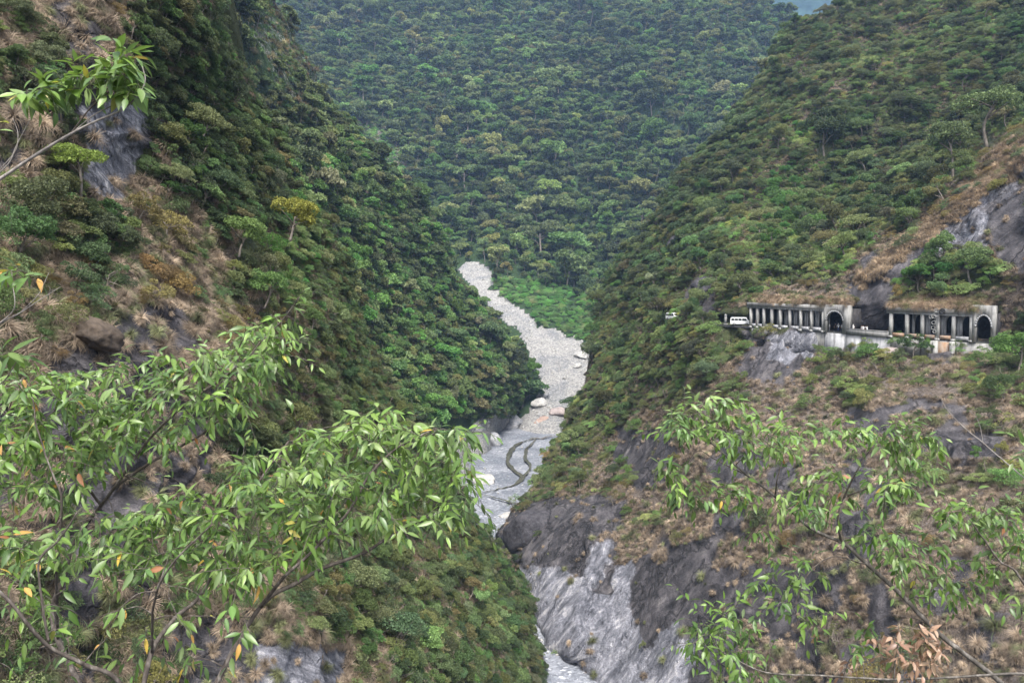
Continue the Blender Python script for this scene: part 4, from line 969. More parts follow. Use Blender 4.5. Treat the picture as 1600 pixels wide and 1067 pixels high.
person('person in black trousers and white top, rightmost of the open road group', 1351.5, 1.7, 2.6, 'white', 'black', dict(arms=UP1))
person('person in dark clothes beside the first column of the near gallery', 1387, 1.0, -2.4, 'black', 'blue', dict(arms=DOWN))

# ------------------------------------------------------------------ boulders
def rockmat(name, c, c2):
    t = NT(name, .9); P = t.pos(); n = t.noise(.9, 6, .65, .5, P); t.bump(t.noise(1.6, 6, .7, vec=P), .7, .4); return t.col(t.ramp(n, [(.3, c), (.7, c2)]))
RM = {'white': rockmat('pale limestone', (.22, .218, .21), (.50, .485, .46)), 'red': rockmat('reddish rock', (.22, .15, .12), (.42, .32, .27)), 'grey': rockmat('grey bedrock', (.16, .165, .18), (.40, .40, .41)),
      'dark': rockmat('dark wet rock', (.02, .02, .024), (.085, .08, .088)), 'brown': rockmat('brown rock', (.025, .021, .018), (.12, .092, .07)), 'pink': rockmat('pinkish rock', (.2, .16, .15), (.42, .36, .34))}
def rock_mesh(seed, sx, sy, sz, rough=.22, cut=6, sub=4):
    bm = bmesh.new(); bmesh.ops.create_icosphere(bm, subdivisions=sub, radius=1); V = np.array([v.co[:] for v in bm.verts]); fc = np.array([[v.index for v in f.verts] for f in bm.faces]); bm.free()
    r = np.random.default_rng(seed)
    for k in range(cut):
        n = r.normal(size=3); n /= np.linalg.norm(n); d = r.uniform(.55, .85); s = V @ n; V = np.where((s > d)[:, None], V - n * ((s - d) * .85)[:, None], V)
    V = V * (1 + rough * fbm(V + seed, .9, seed, 4))[:, None]; return V * [sx, sy, sz], fc
def boulder(label, u, v, px, py, mat, z=None, Y=None, depth=.8, tilt=0, seed=1, name='boulder', cat='boulder', group=None, rough=.26):
    c = Wz(u, v, z) if Y is None else W(u, v, Y); k = c[1] / F
    V, fc = rock_mesh(seed, px / 2 * k, px / 2 * k * depth, py / 2 * k, rough); a = math.radians(tilt); V = V @ np.array([[math.cos(a), 0, -math.sin(a)], [0, 1, 0], [math.sin(a), 0, math.cos(a)]]).T
    o = mesh_np(name, V, fc, RM[mat], True); o.location = c; tag(o, label, cat, group); return o
def Yof(L, u, v):
    d = (L.U - u) ** 2 + (L.V - v) ** 2; i = np.unravel_index(np.argmin(d), d.shape); return float(L.P[i][1])
BL = [('wide flat reddish boulder where the landslide meets the river', 855, 667, 64, 30, 'red', 0.8, None, -6), ('rounded pinkish boulder just above the flat reddish one', 876, 647, 36, 22, 'pink', 8, None, -8),
 ('whitish boulder on the left edge of the debris above the reddish boulder', 843, 630, 26, 16, 'white', None, LC, 10), ('large white boulder at the upper right edge of the debris cone', 908, 556, 24, 14, 'white', None, LC, 0),
 ('white boulder at the extreme right tip of the debris cone', 922, 548, 20, 12, 'white', None, LC, 0), ('white block below the right tip of the debris cone', 903, 572, 16, 10, 'white', None, LC, 0),
 ('grey bedrock ledge on the left river bank below the wooded hillside', 795, 664, 56, 34, 'grey', 1, None, -20), ('pale bedrock hump on the left bank beside the river bend', 766, 692, 50, 34, 'grey', 0.5, None, -25),
 ('cream coloured smooth rock on the left bank at the stream crossing', 752, 752, 46, 26, 'white', 0.2, None, 0), ('small grey rock on the left bank under the debris', 822, 655, 22, 18, 'grey', 1, None, 0),
 ('low white gravel hump beside the stream near the dark cliff', 797, 806, 38, 12, 'white', -.2, None, 0)]
for k, (lab, u, v, px, py, mt, z, L, tl) in enumerate(BL):
    boulder(lab, u, v, px, py, mt, z=z, Y=None if L is None else Yof(L, u, v) - 2, tilt=tl, seed=20 + k, rough=.42)
boulder('dark brown overhanging rock slab on the near left cliff', 150, 522, 84, 44, 'brown', Y=Yof(LA1, 150, 522) - 1.2, tilt=-22, seed=51, depth=1, rough=.5)
boulder('dark overhanging outcrop on the right slope above the distant van', 1094, 445, 52, 20, 'dark', Y=Yof(LB, 1094, 445) - .5, tilt=30, seed=52, rough=.45)
boulder('blocky dark outcrop high on the edge of the right slope', 1056, 378, 28, 22, 'dark', Y=Yof(LB, 1056, 378) - 3, tilt=0, seed=53, rough=.4)
boulder('pinkish slab of rock jutting below the wall between the galleries', 1386, 551, 40, 15, 'pink', Y=Yof(LB, 1386, 551) - 1.5, tilt=32, seed=54)
boulder('dark grey rounded rock nose standing over the river bed', 834, 832, 96, 96, 'dark', Y=Yof(LB, 838, 828) + 5, tilt=-25, seed=56, depth=.8)
# loose stones on the landslide and along the river
def rocks_proto(name, mt):
    out = []
    for k in range(4):
        V, fc = rock_mesh(70 + k, 1, .8, .6, sub=2); out.append(mesh_np('r', V, fc, RM[mt], False, False))
    return proto_collection(name, out)
COLS['stone'] = rocks_proto('proto stone', 'white'); NPROTO['stone'] = 4; GROUPS['stone'] = scatter_group('stone')
P, N, u, v = sample(LC, 90000); ok = softpoly(u, v, DEBRIS, 6, 10); P, N, u, v = P[ok], N[ok], u[ok], v[ok]; n = len(P); print('rubble', n)
sz = .25 + 1.5 * rng.random(n) ** 8
scatter('rubble', 'stone', P, rng.random((n, 3)) * 6.28, sz[:, None] * (1 + .2 * rng.normal(size=(n, 3))).clip(.5, 1.6), rng.integers(0, 4, n), np.ones((n, 3)), 'pale broken rubble covering the landslide cone', 'rubble')
n = 2600; uu = rng.uniform(720, 920, n); vv = rng.uniform(640, 1067, n); P = Wz(uu, vv, .0); dens = fbm(P, 18, 61, 3); ok = rng.random(n) < np.clip(dens * 2.2, .04, .9); P = P[ok]; n = len(P); sz = .12 + .6 * rng.random(n) ** 6
scatter('river_stones', 'stone', P, rng.random((n, 3)) * 6.28, np.repeat(sz[:, None], 3, 1), rng.integers(0, 4, n), np.ones((n, 3)), 'loose pale stones strewn over the grey gravel of the river bed', 'stones')
# ------------------------------------------------------------------ single plants that can be told apart
def solo(name, cat, label, kind, pk, loc, rot, scl, tint, group=None):
    r = empty(name, loc); r.rotation_euler = rot; r.scale = scl; tag(r, label, cat, group)
    pair = {'tree': P_TREE, 'big': P_BIG, 'shrub': P_SHRUB + P_THIN}[kind][pk]
    for src, nm in zip(pair, ('crown', 'trunk' if kind != 'shrub' else 'stem')):
        o = bpy.data.objects.new(nm, src.data); COL.objects.link(o); o.parent = r; o['tint'] = [float(x) for x in tint]
    return r
ZONES = [('big', 'B', 1480, 40, 95, 'at the top right corner of the right slope'), ('big', 'B', 1290, 205, 75, 'on the right slope below the far blue mountain gap'),
 ('big', 'B', 1400, 120, 80, 'high in the middle of the right slope'), ('big', 'B', 1540, 170, 70, 'just above the dry grass crest on the right slope'), ('big', 'B', 1300, 330, 75, 'on the right slope well above the far gallery'),
 ('big', 'B', 1410, 280, 60, 'left of the bare rock crest on the right slope'), ('big', 'B', 1110, 290, 60, 'on the left edge of the right slope against the far forest'), ('big', 'B', 1180, 350, 65, 'on the right slope straight above the white van'),
 ('big', 'B', 1010, 480, 60, 'on the slope left of the distant van'), ('shrub', 'B', 1090, 520, 60, 'below the road left of the white parked van'), ('shrub', 'B', 1480, 425, 60, 'on the rock right above the near gallery roof'),
 ('shrub', 'B', 1580, 540, 45, 'right of the near gallery arch'), ('big', 'B', 960, 580, 55, 'beside the top of the debris cone on the right slope'), ('shrub', 'B', 1360, 600, 60, 'on the dry slope below the wall between the galleries'),
 ('shrub', 'B', 930, 700, 60, 'above the dark rock nose by the river'),
 ('big', 'A1', 300, 60, 75, 'high on the near left cliff'), ('big', 'A1', 270, 200, 70, 'right of the pale rock scar on the left cliff'), ('big', 'A1', 60, 130, 70, 'left of the pale rock scar on the left cliff'), ('big', 'A1', 380, 250, 60, 'on the outer edge of the left cliff, upper part'),
 ('shrub', 'A1', 120, 320, 70, 'on the left cliff below the pale rock scar'), ('shrub', 'A1', 400, 460, 65, 'on the left cliff beneath the yellow leaved tree'), ('shrub', 'A1', 480, 560, 65, 'where the left cliff bends to the valley'),
 ('big', 'A1', 620, 960, 85, 'on the lower spur of the left cliff'), ('big', 'A1', 770, 960, 60, 'at the tip of the lower spur beside the marble gorge'), ('shrub', 'A1', 700, 900, 70, 'on the lower spur under the foreground branches'),
 ('tree', 'A2', 500, 250, 60, 'high on the left hillside'), ('tree', 'A2', 600, 380, 60, 'on the ridge of the left hillside'), ('tree', 'A2', 700, 480, 60, 'on the left hillside beside the landslide'), ('tree', 'A2', 790, 570, 55, 'at the foot of the left hillside by the debris cone'),
 ('tree', 'A2', 600, 500, 60, 'in the middle of the left hillside'), ('tree', 'C', 640, 330, 60, 'behind the left ridge at the mountain foot'), ('tree', 'C', 850, 390, 70, 'above the bright green scrub on the far mountain'),
 ('tree', 'C', 980, 380, 60, 'at the foot of the far mountain near the right slope'), ('tree', 'C', 800, 250, 70, 'in the middle of the far mountain'), ('tree', 'C', 1000, 180, 70, 'on the right half of the far mountain'), ('tree', 'C', 640, 130, 70, 'high on the left half of the far mountain')]
WORD = {'big': ('broadleaf_tree', 'tree', 'broad tree'), 'tree': ('forest_tree', 'tree', 'round forest tree'), 'shrub': ('leafy_shrub', 'shrub', 'rounded leafy shrub')}
taken |= (ALL['layer'] != 'A1') & (ALL['kind'] != 'grass') & inpoly(ALL['u'], ALL['v'] - .75 * ALL['px'], DEBRIS) & (ALL['v'] < 620)
for kd, ly, zu, zv, zr_, where in ZONES:
    m = (ALL['kind'] == kd) & (ALL['layer'] == ly) & ~taken & (np.hypot(ALL['u'] - zu, ALL['v'] - zv) < zr_)
    if kd == 'shrub': m &= (ALL['pick'] < 4)
    ids = np.nonzero(m)[0]
    if len(ids) == 0: print('zone empty', where); continue
    ids = ids[np.argsort(-ALL['px'][ids])]; sel = []
    for k in ids:
        if all(np.hypot(ALL['u'][k] - ALL['u'][q], ALL['v'][k] - ALL['v'][q]) > .5 * ALL['px'][ids[0]] + 6 for q in sel): sel.append(k)
        if len(sel) == 5: break
    names = {}; big = sel[0]; names[big] = 'largest'
    rest = [k for k in sel if k != big]
    for word, key in (('leftmost', lambda k: ALL['u'][k]), ('rightmost', lambda k: -ALL['u'][k]), ('topmost', lambda k: ALL['v'][k]), ('lowest', lambda k: -ALL['v'][k])):
        if rest: k = min(rest, key=key); names[k] = word; rest.remove(k)
    nm, cat, ph = WORD[kd]
    for k in sel:
        taken[k] = True
        solo(nm, cat, '%s %s %s' % (names[k], ph, where), kd, int(ALL['pick'][k]), ALL['P'][k], ALL['rot'][k], ALL['scl'][k] * 1.12, ALL['tint'][k], None)
def place(L, u, v, kd, pk, s, tint, name, cat, label, lean=(0, 0), out=.6, clr=16):
    d = (L.U - u) ** 2 + (L.V - v) ** 2; i = np.unravel_index(np.argmin(d), d.shape); P = L.P[i] + L.N[i] * out
    k = np.hypot(ALL['u'] - u, ALL['v'] - v) < clr; taken[k & (ALL['layer'] != 'C')] = True
    return solo(name, cat, label, kd, pk, P, (lean[0], lean[1], rng.random() * 6), (s, s, s) if np.isscalar(s) else s, tint)
place(LA1, 398, 392, 'big', 3, .85, (2.0, 1.75, .65), 'yellow_tree', 'tree', 'small tree with golden yellow leaves on the outer edge of the left cliff', (.2, .2), 4.0, 30)
place(LA1, 360, 400, 'big', 3, .75, (1.15, 1.5, .8), 'broadleaf_tree', 'tree', 'fresh pale green tree just left of and below the yellow leaved one', (.2, .2), 1.0)
place(LA1, 105, 310, 'big', 4, .62, (1.35, 1.6, .6), 'broadleaf_tree', 'tree', 'light yellowish green tree below the pale rock scar on the left cliff', (.1, .1), 1.0)
place(LA1, 400, 480, 'big', 1, .62, (.95, 1.4, .75), 'broadleaf_tree', 'tree', 'bright green spreading tree on the left cliff below the yellow one', (.2, .2), 1.0)
place(LB, 1490, 275, 'big', 4, (1.7, 1.7, 2.6), (.9, 1.05, .75), 'slender_tree', 'tree', 'thin crowned tree with a long pale bare trunk beside the grassy crest', (0, -.15), .5)
place(LB, 1545, 225, 'big', 4, (2.4, 2.4, 2.6), (.95, 1.15, .75), 'broadleaf_tree', 'tree', 'wide umbrella shaped tree just above the dry grass crest', (0, 0), .5)
place(LB, 1290, 240, 'big', 0, (2.4, 2.4, 3.2), (.40, .50, .36), 'broadleaf_tree', 'tree', 'very dark tall tree standing alone on the upper right slope', (0, 0), .5)
place(LB, 1275, 372, 'big', 3, 1.5, (.8, 1.35, .6), 'broadleaf_tree', 'tree', 'bright green round tree in the hollow above the far gallery', (0, 0), .5)
place(LB, 1590, 580, 'big', 1, 1.2, (.85, 1.35, .6), 'broadleaf_tree', 'tree', 'bright green bushy tree at the right edge beside the near gallery', (0, 0), .5)
place(LB, 1432, 560, 'shrub', 0, 2.4, (.5, .75, .5), 'leafy_shrub', 'shrub', 'dark green shrub growing over the parapet of the near gallery', (0, 0), 1.0)
place(LB, 1460, 440, 'big', 3, 1.25, (.95, 1.2, .8), 'broadleaf_tree', 'tree', 'pale green spreading bush tree on the rock over the near gallery', (0, 0), .5)
place(LB, 1520, 440, 'big', 1, 1.25, (.95, 1.2, .8), 'broadleaf_tree', 'tree', 'second pale green bush tree on the rock over the near gallery arch', (0, 0), .5)
place(LB, 1040, 508, 'shrub', 1, 2.3, (1.0, 1.15, .85), 'leafy_shrub', 'shrub', 'grey green shrub right in front of the distant white van', (0, 0), 1, 4)
# dry grass fringes hanging over the gallery roofs
def fringe(Ln, x0, x1, h, n, smax, label):
    x = rng.uniform(x0, x1, n); d = rng.uniform(-.25, 4.5, n) ** 1.0; P = np.array([Ln(a, b, h + max(0, b) * .35) for a, b in zip(x, d)]); s = .35 + smax * rng.random(n) ** 1.5; kk = fbm(P, 2.2, 5, 3) > -.12 - .2 * rng.random(n); P, s = P[kk], s[kk]; n = len(P)
    tn = np.array([1.05, .95, .85]) * (1 + .3 * rng.normal(size=(n, 1))).clip(.4, 1.7); g = rng.random(n) < .2; tn[g] *= [.6, .8, .5]
    rot = np.stack([rng.normal(size=n) * .3 + .35, rng.normal(size=n) * .3 - .35, rng.random(n) * 6.28], -1)
    k2 = rng.integers(0, n, 14); scatter('roof_scrub', 'shrub', P[k2] + [.8, 1.0, .3], rot[k2], np.repeat(.45 + .35 * rng.random(14)[:, None], 3, 1), rng.integers(0, 6, 14), tints(['olive', 'mid', 'pale'], [2, 2, 1], 14), label.replace('straw coloured dry grass', 'low olive scrub').replace('hanging over the roof edge', 'growing on the roof'), 'scrub')
    scatter('dry_grass', 'grass', P, rot, np.repeat(s[:, None], 3, 1), rng.integers(0, 4, n), tn, label, 'grass')
fringe(LN1, .5, LN1.L + .5, 5.65, 520, 1.0, 'straw coloured dry grass growing along the roof of the far gallery')
fringe(LN2, -.5, LN2.L - 2, 5.95, 560, 1.3, 'straw coloured dry grass hanging over the roof edge of the near gallery')
emit_stuff()
# ------------------------------------------------------------------ foreground trees close to the camera
def fleaf_material(name):
    t = NT(name, .38); t.b.inputs['Specular IOR Level'].default_value = .45
    a = t.attr('Col'); g = t.n('ShaderNodeNewGeometry'); c = t.mix(t.math('MULTIPLY', g.outputs['Backfacing'], .35), a.outputs['Color'], (.22, .28, .18))
    t.col(c); tr = t.n('ShaderNodeBsdfTranslucent'); t.l(t.mix(1.0, c, (1.1, 1.25, .45), 'MULTIPLY'), tr.inputs[0]); mx = t.n('ShaderNodeMixShader'); mx.inputs[0].default_value = .28
    t.l(t.b.outputs[0], mx.inputs[1]); t.l(tr.outputs[0], mx.inputs[2]); t.l(mx.outputs[0], t.t.nodes['Material Output'].inputs[0]); return t.m
M['fleaf'] = fleaf_material('foreground leaves')
t = NT('twig bark', .8); M['fbark'] = t.col(t.ramp(t.noise(30, 4, vec=t.pos((1, 1, .4))), [(.3, (.035, .028, .025)), (.55, (.10, .085, .075)), (.72, (.22, .20, .18))]))
t = NT('pale twig bark', .8); M['pbark'] = t.col(t.ramp(t.noise(30, 4, vec=t.pos((1, 1, .4))), [(.3, (.14, .125, .115)), (.7, (.36, .33, .31))]))
t = NT('stem bark', .8); M['mbark'] = t.col(t.ramp(t.noise(25, 4, vec=t.pos((1, 1, .4))), [(.3, (.045, .04, .035)), (.55, (.11, .10, .09)), (.72, (.24, .22, .2))]))
GREENS = np.array([(.07, .132, .026), (.10, .172, .032), (.05, .095, .026), (.14, .22, .045), (.085, .15, .05), (.165, .23, .08)])
WARM = np.array([(.46, .32, .06), (.42, .24, .07), (.26, .12, .06), (.38, .34, .08)])
DEAD = np.array([(.20, .115, .08), (.27, .17, .12), (.14, .08, .055), (.32, .22, .16)])
class Tree:
    def __init__(s, name, cat, label, base, rs):
        s.root = empty(name, base); tag(s.root, label, cat); s.b = np.array(base, float); s.nodes = []; s.rad = []; s.wood = []; s.L = []; s.C = []; s.r = np.random.default_rng(rs); s.names = 0
    def branch(s, pts, r0, r1, mat=None, name='branch', n=7):
        c = catmull([(p[0], p[1], p[2]) for p in pts], 8); P = W(c[:, 0], c[:, 1], c[:, 2]); k = len(P)
        P = P + .012 * fbm(P, .25, s.names + 3, 3)[:, None] * np.array([1, .5, 1]); rad = np.linspace(r0, r1, k) * (1 + .12 * fbm(P, .12, 9, 2))
        mb = MB(); mb.tube(P - s.b, rad, n); mb.build(name, mat or M['fbark'], s.root, True); s.names += 1
        s.nodes += list(P); s.rad += list(rad); return P
    def leaf(s, base, d, up, L, w, col, curl=.25):
        s.L.append((base, d, up, L, w, curl)); s.C.append(col)
    def twigs(s, targets, tl=.05, nleaf=(6, 10), L=(.075, .125), asp=.29, warm=.02, dead=0, maxd=.9, thick=.0035, droop=.65, sprig=.22):
        r = s.r; targets = targets[np.argsort([np.min(np.linalg.norm(np.array(s.nodes[::3]) - t_, axis=1)) for t_ in targets])]; mb = MB()
        for t_ in targets:
            A = np.array(s.nodes); d = np.linalg.norm(A - t_, axis=1); k = int(np.argmin(d)); a = A[k]; ln = d[k]
            if ln > maxd or ln < 1e-3: continue
            mid = (a + t_) / 2 + np.array([0, 0, .10 * ln]) + r.normal(size=3) * .06 * ln; c = catmull([a, mid, t_], 5); th = min(s.rad[k] * .7, thick * (1 + 2.2 * ln))
            mb.tube(c, np.linspace(th, thick * .55, len(c)), 4, False); s.nodes += list(c[3:]); s.rad += list(np.linspace(th, thick * .55, len(c))[3:])
            # leaves alternate along the outer part of the twig
            dr = c[-1] - c[-3]; dr /= np.linalg.norm(dr) + 1e-9
            e2 = t_ + (dr + np.array([0, 0, -.15]) + r.normal(size=3) * .25) * sprig * r.uniform(.5, 1); c2 = catmull([t_, (t_ + e2) / 2 + [0, 0, .02], e2], 4); mb.tube(c2, np.linspace(thick * .55, thick * .3, len(c2)), 4, False)
            cc = np.concatenate([c[-4:], c2]); nl = r.integers(*nleaf)
            gcol = GREENS[r.integers(0, len(GREENS))] * r.uniform(.75, 1.25)
            for q in range(nl):
                f = (q + .5) / nl * (len(cc) - 1); i0 = int(f); p = cc[i0] * (1 - f + i0) + cc[min(i0 + 1, len(cc) - 1)] * (f - i0)
                tg = cc[min(i0 + 1, len(cc) - 1)] - cc[i0]; tg /= np.linalg.norm(tg) + 1e-9; sd_ = np.cross(tg, [0, 0, 1]); sd_ /= np.linalg.norm(sd_) + 1e-9
                dd = tg * .55 + sd_ * (1 if q % 2 else -1) * .8 + np.array([0, 0, -droop * r.uniform(.3, 1.1)]) + r.normal(size=3) * .42
                if q == nl - 1: dd = tg + np.array([0, 0, -.5 * droop])
                dd /= np.linalg.norm(dd); up = np.array([0, -.25, 1]) + r.normal(size=3) * .35; x = r.random()
                col = WARM[r.integers(0, 4)] if x < warm else (DEAD[r.integers(0, 4)] * r.uniform(.7, 1.2) if x < warm + dead else (gcol * .6 + .4 * GREENS[r.integers(0, len(GREENS))]) * r.uniform(.8, 1.25))
                s.leaf(p, dd, up, r.uniform(*L) * (.75 if q > nl - 3 else 1), asp * r.uniform(.85, 1.2), col, r.uniform(.05, .45))
        if mb.n:
            for q in mb.V: q -= s.b
            o = mb.build('twigs', M['fbark'], s.root, True); tag(o, kind='stuff')
    def finish(s):
        n = len(s.L); B = np.array([q[0] for q in s.L]); D = np.array([q[1] for q in s.L]); U = np.array([q[2] for q in s.L]); L = np.array([q[3] for q in s.L])[:, None]; Wd = np.array([q[4] for q in s.L])[:, None] * L; cu = np.array([q[5] for q in s.L])[:, None]
        Sd = np.cross(D, U); Sd /= np.linalg.norm(Sd, axis=1)[:, None] + 1e-9; Nn = np.cross(Sd, D); Nn *= np.sign(Nn[:, 2:3] + 1e-9)
        B = B - s.b; st = [(0, 0.0), (.08, .05), (.25, .75), (.45, 1.0), (.7, .72), (.88, .3), (1.0, 0.0)]; V = []
        for f, wv in st:
            c = B + D * L * f - Nn * L * cu * f * f * .9; fold = Nn * Wd * .5 * wv * .28
            V += [c - Sd * Wd * .5 * wv + fold, c, c + Sd * Wd * .5 * wv + fold]
        V = np.stack(V, 1); m = len(st) * 3; Q = []
        for k in range(len(st) - 1):
            Q += [[3 * k, 3 * k + 1, 3 * k + 4, 3 * k + 3], [3 * k + 1, 3 * k + 2, 3 * k + 5, 3 * k + 4]]
        Q = (np.arange(n)[:, None, None] * m + np.array(Q)[None]).reshape(-1, 4)
        o = mesh_np('foliage', V.reshape(-1, 3), Q, M['fleaf'], True); o.parent = s.root; tag(o, kind='stuff')
        C = np.repeat(np.array(s.C)[:, None], m, 1); C[:, 1::3] *= 1.25; vcol(o, C.reshape(-1, 3)); print('leaves', n)
def targets(poly, n, y0, y1, r, avoid=()):
    P = np.array(poly); out = []
    while len(out) < n:
        u, v = r.uniform(P[:, 0].min(), P[:, 0].max()), r.uniform(P[:, 1].min(), P[:, 1].max())
        if inpoly(np.array([u]), np.array([v]), poly)[0]: out.append(W(u, v, r.uniform(y0, y1)))
    return np.array(out)
# ---- left tree
T = Tree('foreground_tree', 'tree', 'leafy tree with long drooping green and a few yellow leaves filling the lower left foreground', tuple(W(230, 1250, 4.6)), 11)
T.branch([(230,1250,4.6),(215,1130,4.5),(187,1063,4.4),(132,1035,4.3),(74,1005,4.2),(27,953,4.1),(-30,900,4.1)], .016, .008)
T.branch([(215,1130,4.5),(236,1022,4.6),(275,964,4.7),(308,936,4.8),(335,892,4.9),(370,830,5.0),(400,760,5.1),(450,690,5.2)], .016, .006)
T.branch([(230,1250,4.6),(330,1080,4.6),(405,950,4.7),(462,911,4.8),(509,885,4.9),(566,864,5.0),(614,835,5.1),(680,800,5.2),(725,760,5.3)], .018, .005)
T.branch([(405,950,4.7),(443,902,4.6),(485,864,4.6),(542,802,4.7),(575,745,4.8),(620,700,4.9),(680,670,5.0)], .012, .005)
T.branch([(230,1250,4.6),(90,1000,5.6),(100,900,5.7),(121,837,5.8),(160,788,5.8),(182,760,5.8),(236,722,5.8),(308,683,5.9),(350,650,5.9)], .022, .006)
T.branch([(121,837,5.8),(180,760,5.6),(230,690,5.6),(280,640,5.5),(341,595,5.5),(385,562,5.5),(407,535,5.5),(440,502,5.5),(470,462,5.5)], .012, .0025)
T.branch([(90,1000,5.6),(88,900,5.2),(92,860,5.1),(96,777,5.0),(82,738,5.0),(60,680,5.0),(50,620,5.0)], .010, .004)
T.branch([(74,1005,4.2),(66,950,4.2),(60,880,4.2),(95,840,4.2),(120,800,4.2)], .008, .004)
T.branch([(236,1022,4.6),(240,940,4.4),(270,880,4.3),(330,820,4.3)], .008, .004)
T.branch([(160,788,5.8),(100,720,5.6),(40,660,5.6),(-20,640,5.6)], .010, .004)
R = T.r
up_ = [(-20,590),(60,585),(130,570),(220,565),(300,552),(370,540),(400,505),(440,490),(455,540),(430,580),(390,600),(375,640),(350,670),(300,670),(250,700),(180,715),(150,750),(100,790),(60,780),(-20,790)]
mid = [(445,700),(450,665),(520,660),(600,645),(640,665),(745,668),(738,700),(735,800),(725,820),(690,810),(600,825),(540,835),(500,860),(445,870),(430,900),(380,930),(330,900),(290,880),(200,900),(150,880),(-20,880),(-20,840),(100,815),(200,800),(250,770),(330,760),(380,715)]
low = [(-20,890),(200,900),(380,940),(420,990),(330,1060),(-20,1080)]
T.twigs(targets(up_, 400, 5.1, 6.3, R), nleaf=(6, 10), maxd=1.0)
T.twigs(targets([(400,560),(385,530),(420,490),(470,470),(460,520),(440,570)], 14, 5.3, 5.7, R), nleaf=(5, 8))
T.twigs(targets(mid, 480, 4.4, 5.6, R), nleaf=(6, 10), maxd=1.0)
T.twigs(targets(low, 50, 4.2, 4.9, R), nleaf=(4, 7), maxd=.7, warm=.07)
T.finish()
# ---- right tree
T = Tree('foreground_tree', 'tree', 'slanting tree with light green drooping leaves in the lower right foreground', tuple(W(1640, 1180, 6.0)), 12)
T.branch([(1640,1180,6.0),(1565,1067,6.0),(1474,995,6.1),(1410,931,6.2),(1356,881,6.2),(1315,847,6.2),(1269,826,6.2),(1237,799,6.2),(1173,746,6.2),(1150,726,6.2),(1114,694,6.2),(1080,662,6.2)], .022, .004, M['mbark'], n=9)
T.branch([(1315,847,6.2),(1310,808,6.1),(1319,776,6.1),(1347,721,6.0),(1370,690,6.0)], .010, .004)
T.branch([(1319,776,6.1),(1356,762,6.0),(1400,745,6.0)], .007, .003)
T.branch([(1212,776,6.2),(1214,749,6.1),(1223,717,6.1)], .007, .003)
T.branch([(1173,746,6.2),(1120,720,6.3),(1095,705,6.3)], .006, .003)
T.branch([(1190,790,6.2),(1150,780,6.3),(1100,775,6.3)], .005, .002)
T.branch([(1356,881,6.2),(1300,870,6.0),(1260,900,6.0),(1240,950,6.0)], .006, .003)
T.branch([(1640,1180,6.0),(1640,1000,5.8),(1593,899,5.8),(1561,876,5.8),(1534,840,5.8),(1520,817,5.8)], .012, .004)
T.branch([(1650,1060,5.9),(1593,1052,5.9),(1502,1056,5.9),(1397,1061,5.9),(1274,1054,5.9),(1196,1050,5.9),(1130,1020,6.0),(1110,990,6.0)], .011, .004, M['mbark'])
T.branch([(1397,1061,5.9),(1400,1020,5.9),(1410,980,5.9)], .006, .003)
T.branch([(1500,1012,6.1),(1440,970,6.2),(1390,960,6.2)], .006, .002)
R = T.r; kw = dict(L=(.07, .115), asp=.32, warm=.01, maxd=.9)
def blobt(cx, cy, rx, ry, n, y0=5.8, y1=6.5):
    n = int(n * 1.45) + 1; t_ = 2 * np.pi * R.random(n); q = np.sqrt(R.random(n)); return W(cx + rx * q * np.cos(t_), cy + ry * q * np.sin(t_), R.uniform(y0, y1, n))
for (cx, cy, rx, ry, n) in [(1065,655,35,28,12),(1120,655,60,35,26),(1180,690,60,35,24),(1060,730,30,15,6),(1075,770,35,18,9),(1140,770,45,20,11),(1250,675,45,15,9),(1300,760,45,28,14),(1250,780,35,25,12),(1320,670,25,15,6),(1400,675,65,20,20),(1430,700,45,25,12),(1400,750,50,30,18),
    (1380,840,45,30,14),(1430,860,50,30,13),(1440,910,45,30,9),(1250,890,40,30,7),(1215,920,45,30,8),(1130,970,60,30,18),(1110,1010,40,30,12),(1170,1040,60,25,12),(1260,960,35,25,6),(1350,1000,30,25,5),(1510,810,50,25,20),(1570,830,35,40,15),(1540,880,30,20,6),(1590,940,25,15,3),(1515,920,30,15,6),(1190,830,20,15,3)]:
    T.twigs(blobt(cx, cy, rx, ry, n), nleaf=(5, 9), **kw)
T.twigs(blobt(1425, 1010, 55, 32, 26), nleaf=(6, 10), L=(.07, .11), asp=.35, warm=0, dead=1.0, maxd=.9)
T.twigs(blobt(1380, 1040, 60, 15, 8), nleaf=(4, 7), L=(.07, .11), asp=.35, warm=0, dead=.8, maxd=.9)
T.finish()
# ---- bare twig on the right and leaves at the edge
T = Tree('foreground_twig', 'branch', 'thin bare twig reaching in from the right edge above the leafy tree', tuple(W(1660, 800, 5.5)), 13)
T.branch([(1660,800,5.5),(1593,740,5.5),(1538,694,5.5),(1483,648,5.5),(1470,620,5.5)], .006, .0015, M['pbark']); T.branch([(1538,694,5.5),(1530,660,5.5),(1515,640,5.5)], .002, .001, M['pbark'])
R = T.r; T.twigs(blobt(1600, 712, 14, 12, 3, 5.3, 5.6), nleaf=(4, 6), L=(.11, .14), asp=.3, warm=0); T.finish()
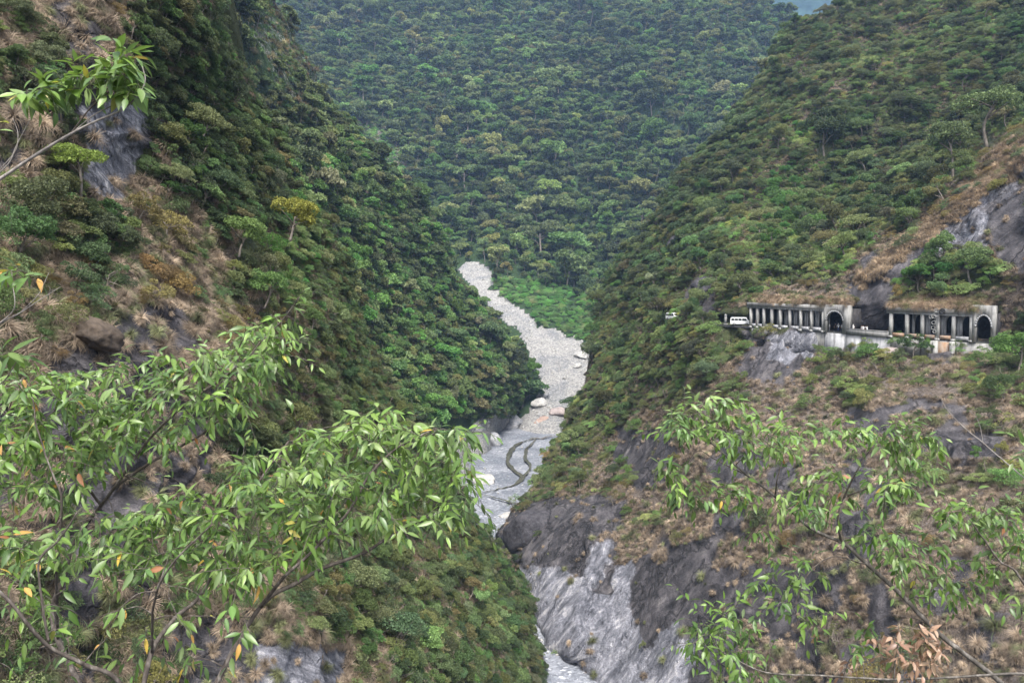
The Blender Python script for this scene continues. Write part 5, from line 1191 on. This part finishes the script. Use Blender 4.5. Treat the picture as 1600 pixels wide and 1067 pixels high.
# ---- upper left sprays
T = Tree('foreground_branch', 'branch', 'bare pale branch with a spray of glossy green leaves at the upper left', tuple(W(-60, 320, 3.6)), 14)
T.branch([(-60,320,3.6),(0,280,3.6),(60,240,3.6),(110,210,3.6),(150,190,3.6),(190,172,3.6),(215,150,3.6),(226,128,3.6),(222,105,3.6)], .008, .0022, M['pbark'])
T.branch([(110,210,3.6),(140,170,3.6),(175,140,3.6),(200,110,3.6)], .004, .0018, M['fbark']); T.branch([(110,210,3.6),(150,178,3.65),(190,160,3.65),(215,145,3.65)], .003, .0015, M['pbark'])
T.branch([(-40,300,3.7),(10,260,3.7),(25,230,3.7),(40,200,3.7),(62,160,3.7)], .004, .0012, M['pbark']); T.branch([(-40,300,3.7),(18,245,3.7),(28,215,3.7),(20,185,3.7)], .003, .001, M['pbark'])
T.branch([(175,140,3.6),(130,138,3.6),(80,140,3.6),(45,142,3.6)], .002, .001, M['fbark'])
R = T.r; kw = dict(L=(.085, .115), asp=.34, maxd=.6, droop=.25, thick=.002, sprig=.1)
for (cx, cy, rx, ry, n) in [(55,148,22,8,6),(95,138,25,10,7),(140,125,25,12,8),(185,110,22,14,8),(190,88,18,10,4),(205,135,18,14,5)]: T.twigs(blobt(cx, cy, rx, ry, n, 3.5, 3.7), nleaf=(4, 7), warm=.04, **kw)
T.finish()
T = Tree('foreground_branch', 'branch', 'small bare branch with yellow green leaves at the left edge of the photo', tuple(W(-60, 540, 3.6)), 15)
T.branch([(-60,540,3.6),(0,505,3.6),(30,490,3.6),(60,470,3.6),(95,448,3.6)], .005, .001, M['pbark']); T.branch([(0,505,3.6),(25,480,3.6),(22,445,3.6),(20,425,3.6)], .003, .001, M['pbark']); T.branch([(30,490,3.6),(60,460,3.6),(78,425,3.6)], .002, .001, M['pbark'])
R = T.r; T.twigs(blobt(22, 428, 26, 8, 4, 3.5, 3.7), nleaf=(3, 6), warm=.3, **kw); T.twigs(blobt(-5, 210, 12, 14, 2, 3.5, 3.7), nleaf=(3, 5), warm=.8, **kw); T.finish()
T = Tree('foreground_branch', 'branch', 'sprig of long pale green leaves at the left edge above the leafy tree', tuple(W(-50, 620, 3.8)), 16)
T.branch([(-50,620,3.8),(0,600,3.8),(20,575,3.8),(28,560,3.8)], .004, .0015); R = T.r; T.twigs(blobt(18, 552, 22, 8, 3, 3.7, 3.9), nleaf=(4, 6), L=(.12, .16), asp=.28, warm=0, maxd=.6, droop=.3, thick=.002, sprig=.1); T.finish()
def make_haze():
    hb = MB(); hb.hull8(np.array([[x, y, z] for z in (-30, 1500) for y in (-60, 3000) for x in (-1200, 2200)], float))
    hm = bpy.data.materials.new('valley haze'); hm.use_nodes = True; n = hm.node_tree; n.nodes.remove(n.nodes['Principled BSDF'])
    pv = n.nodes.new('ShaderNodeVolumePrincipled'); pv.inputs['Color'].default_value = (.44, .64, 1.0, 1); pv.inputs['Density'].default_value = .00012
    pv.inputs['Anisotropy'].default_value = .2
    n.links.new(pv.outputs[0], n.nodes['Material Output'].inputs['Volume'])
    o = hb.build('haze', hm); tag(o, 'thin bluish haze filling the gorge', 'haze', kind='stuff')
make_haze()
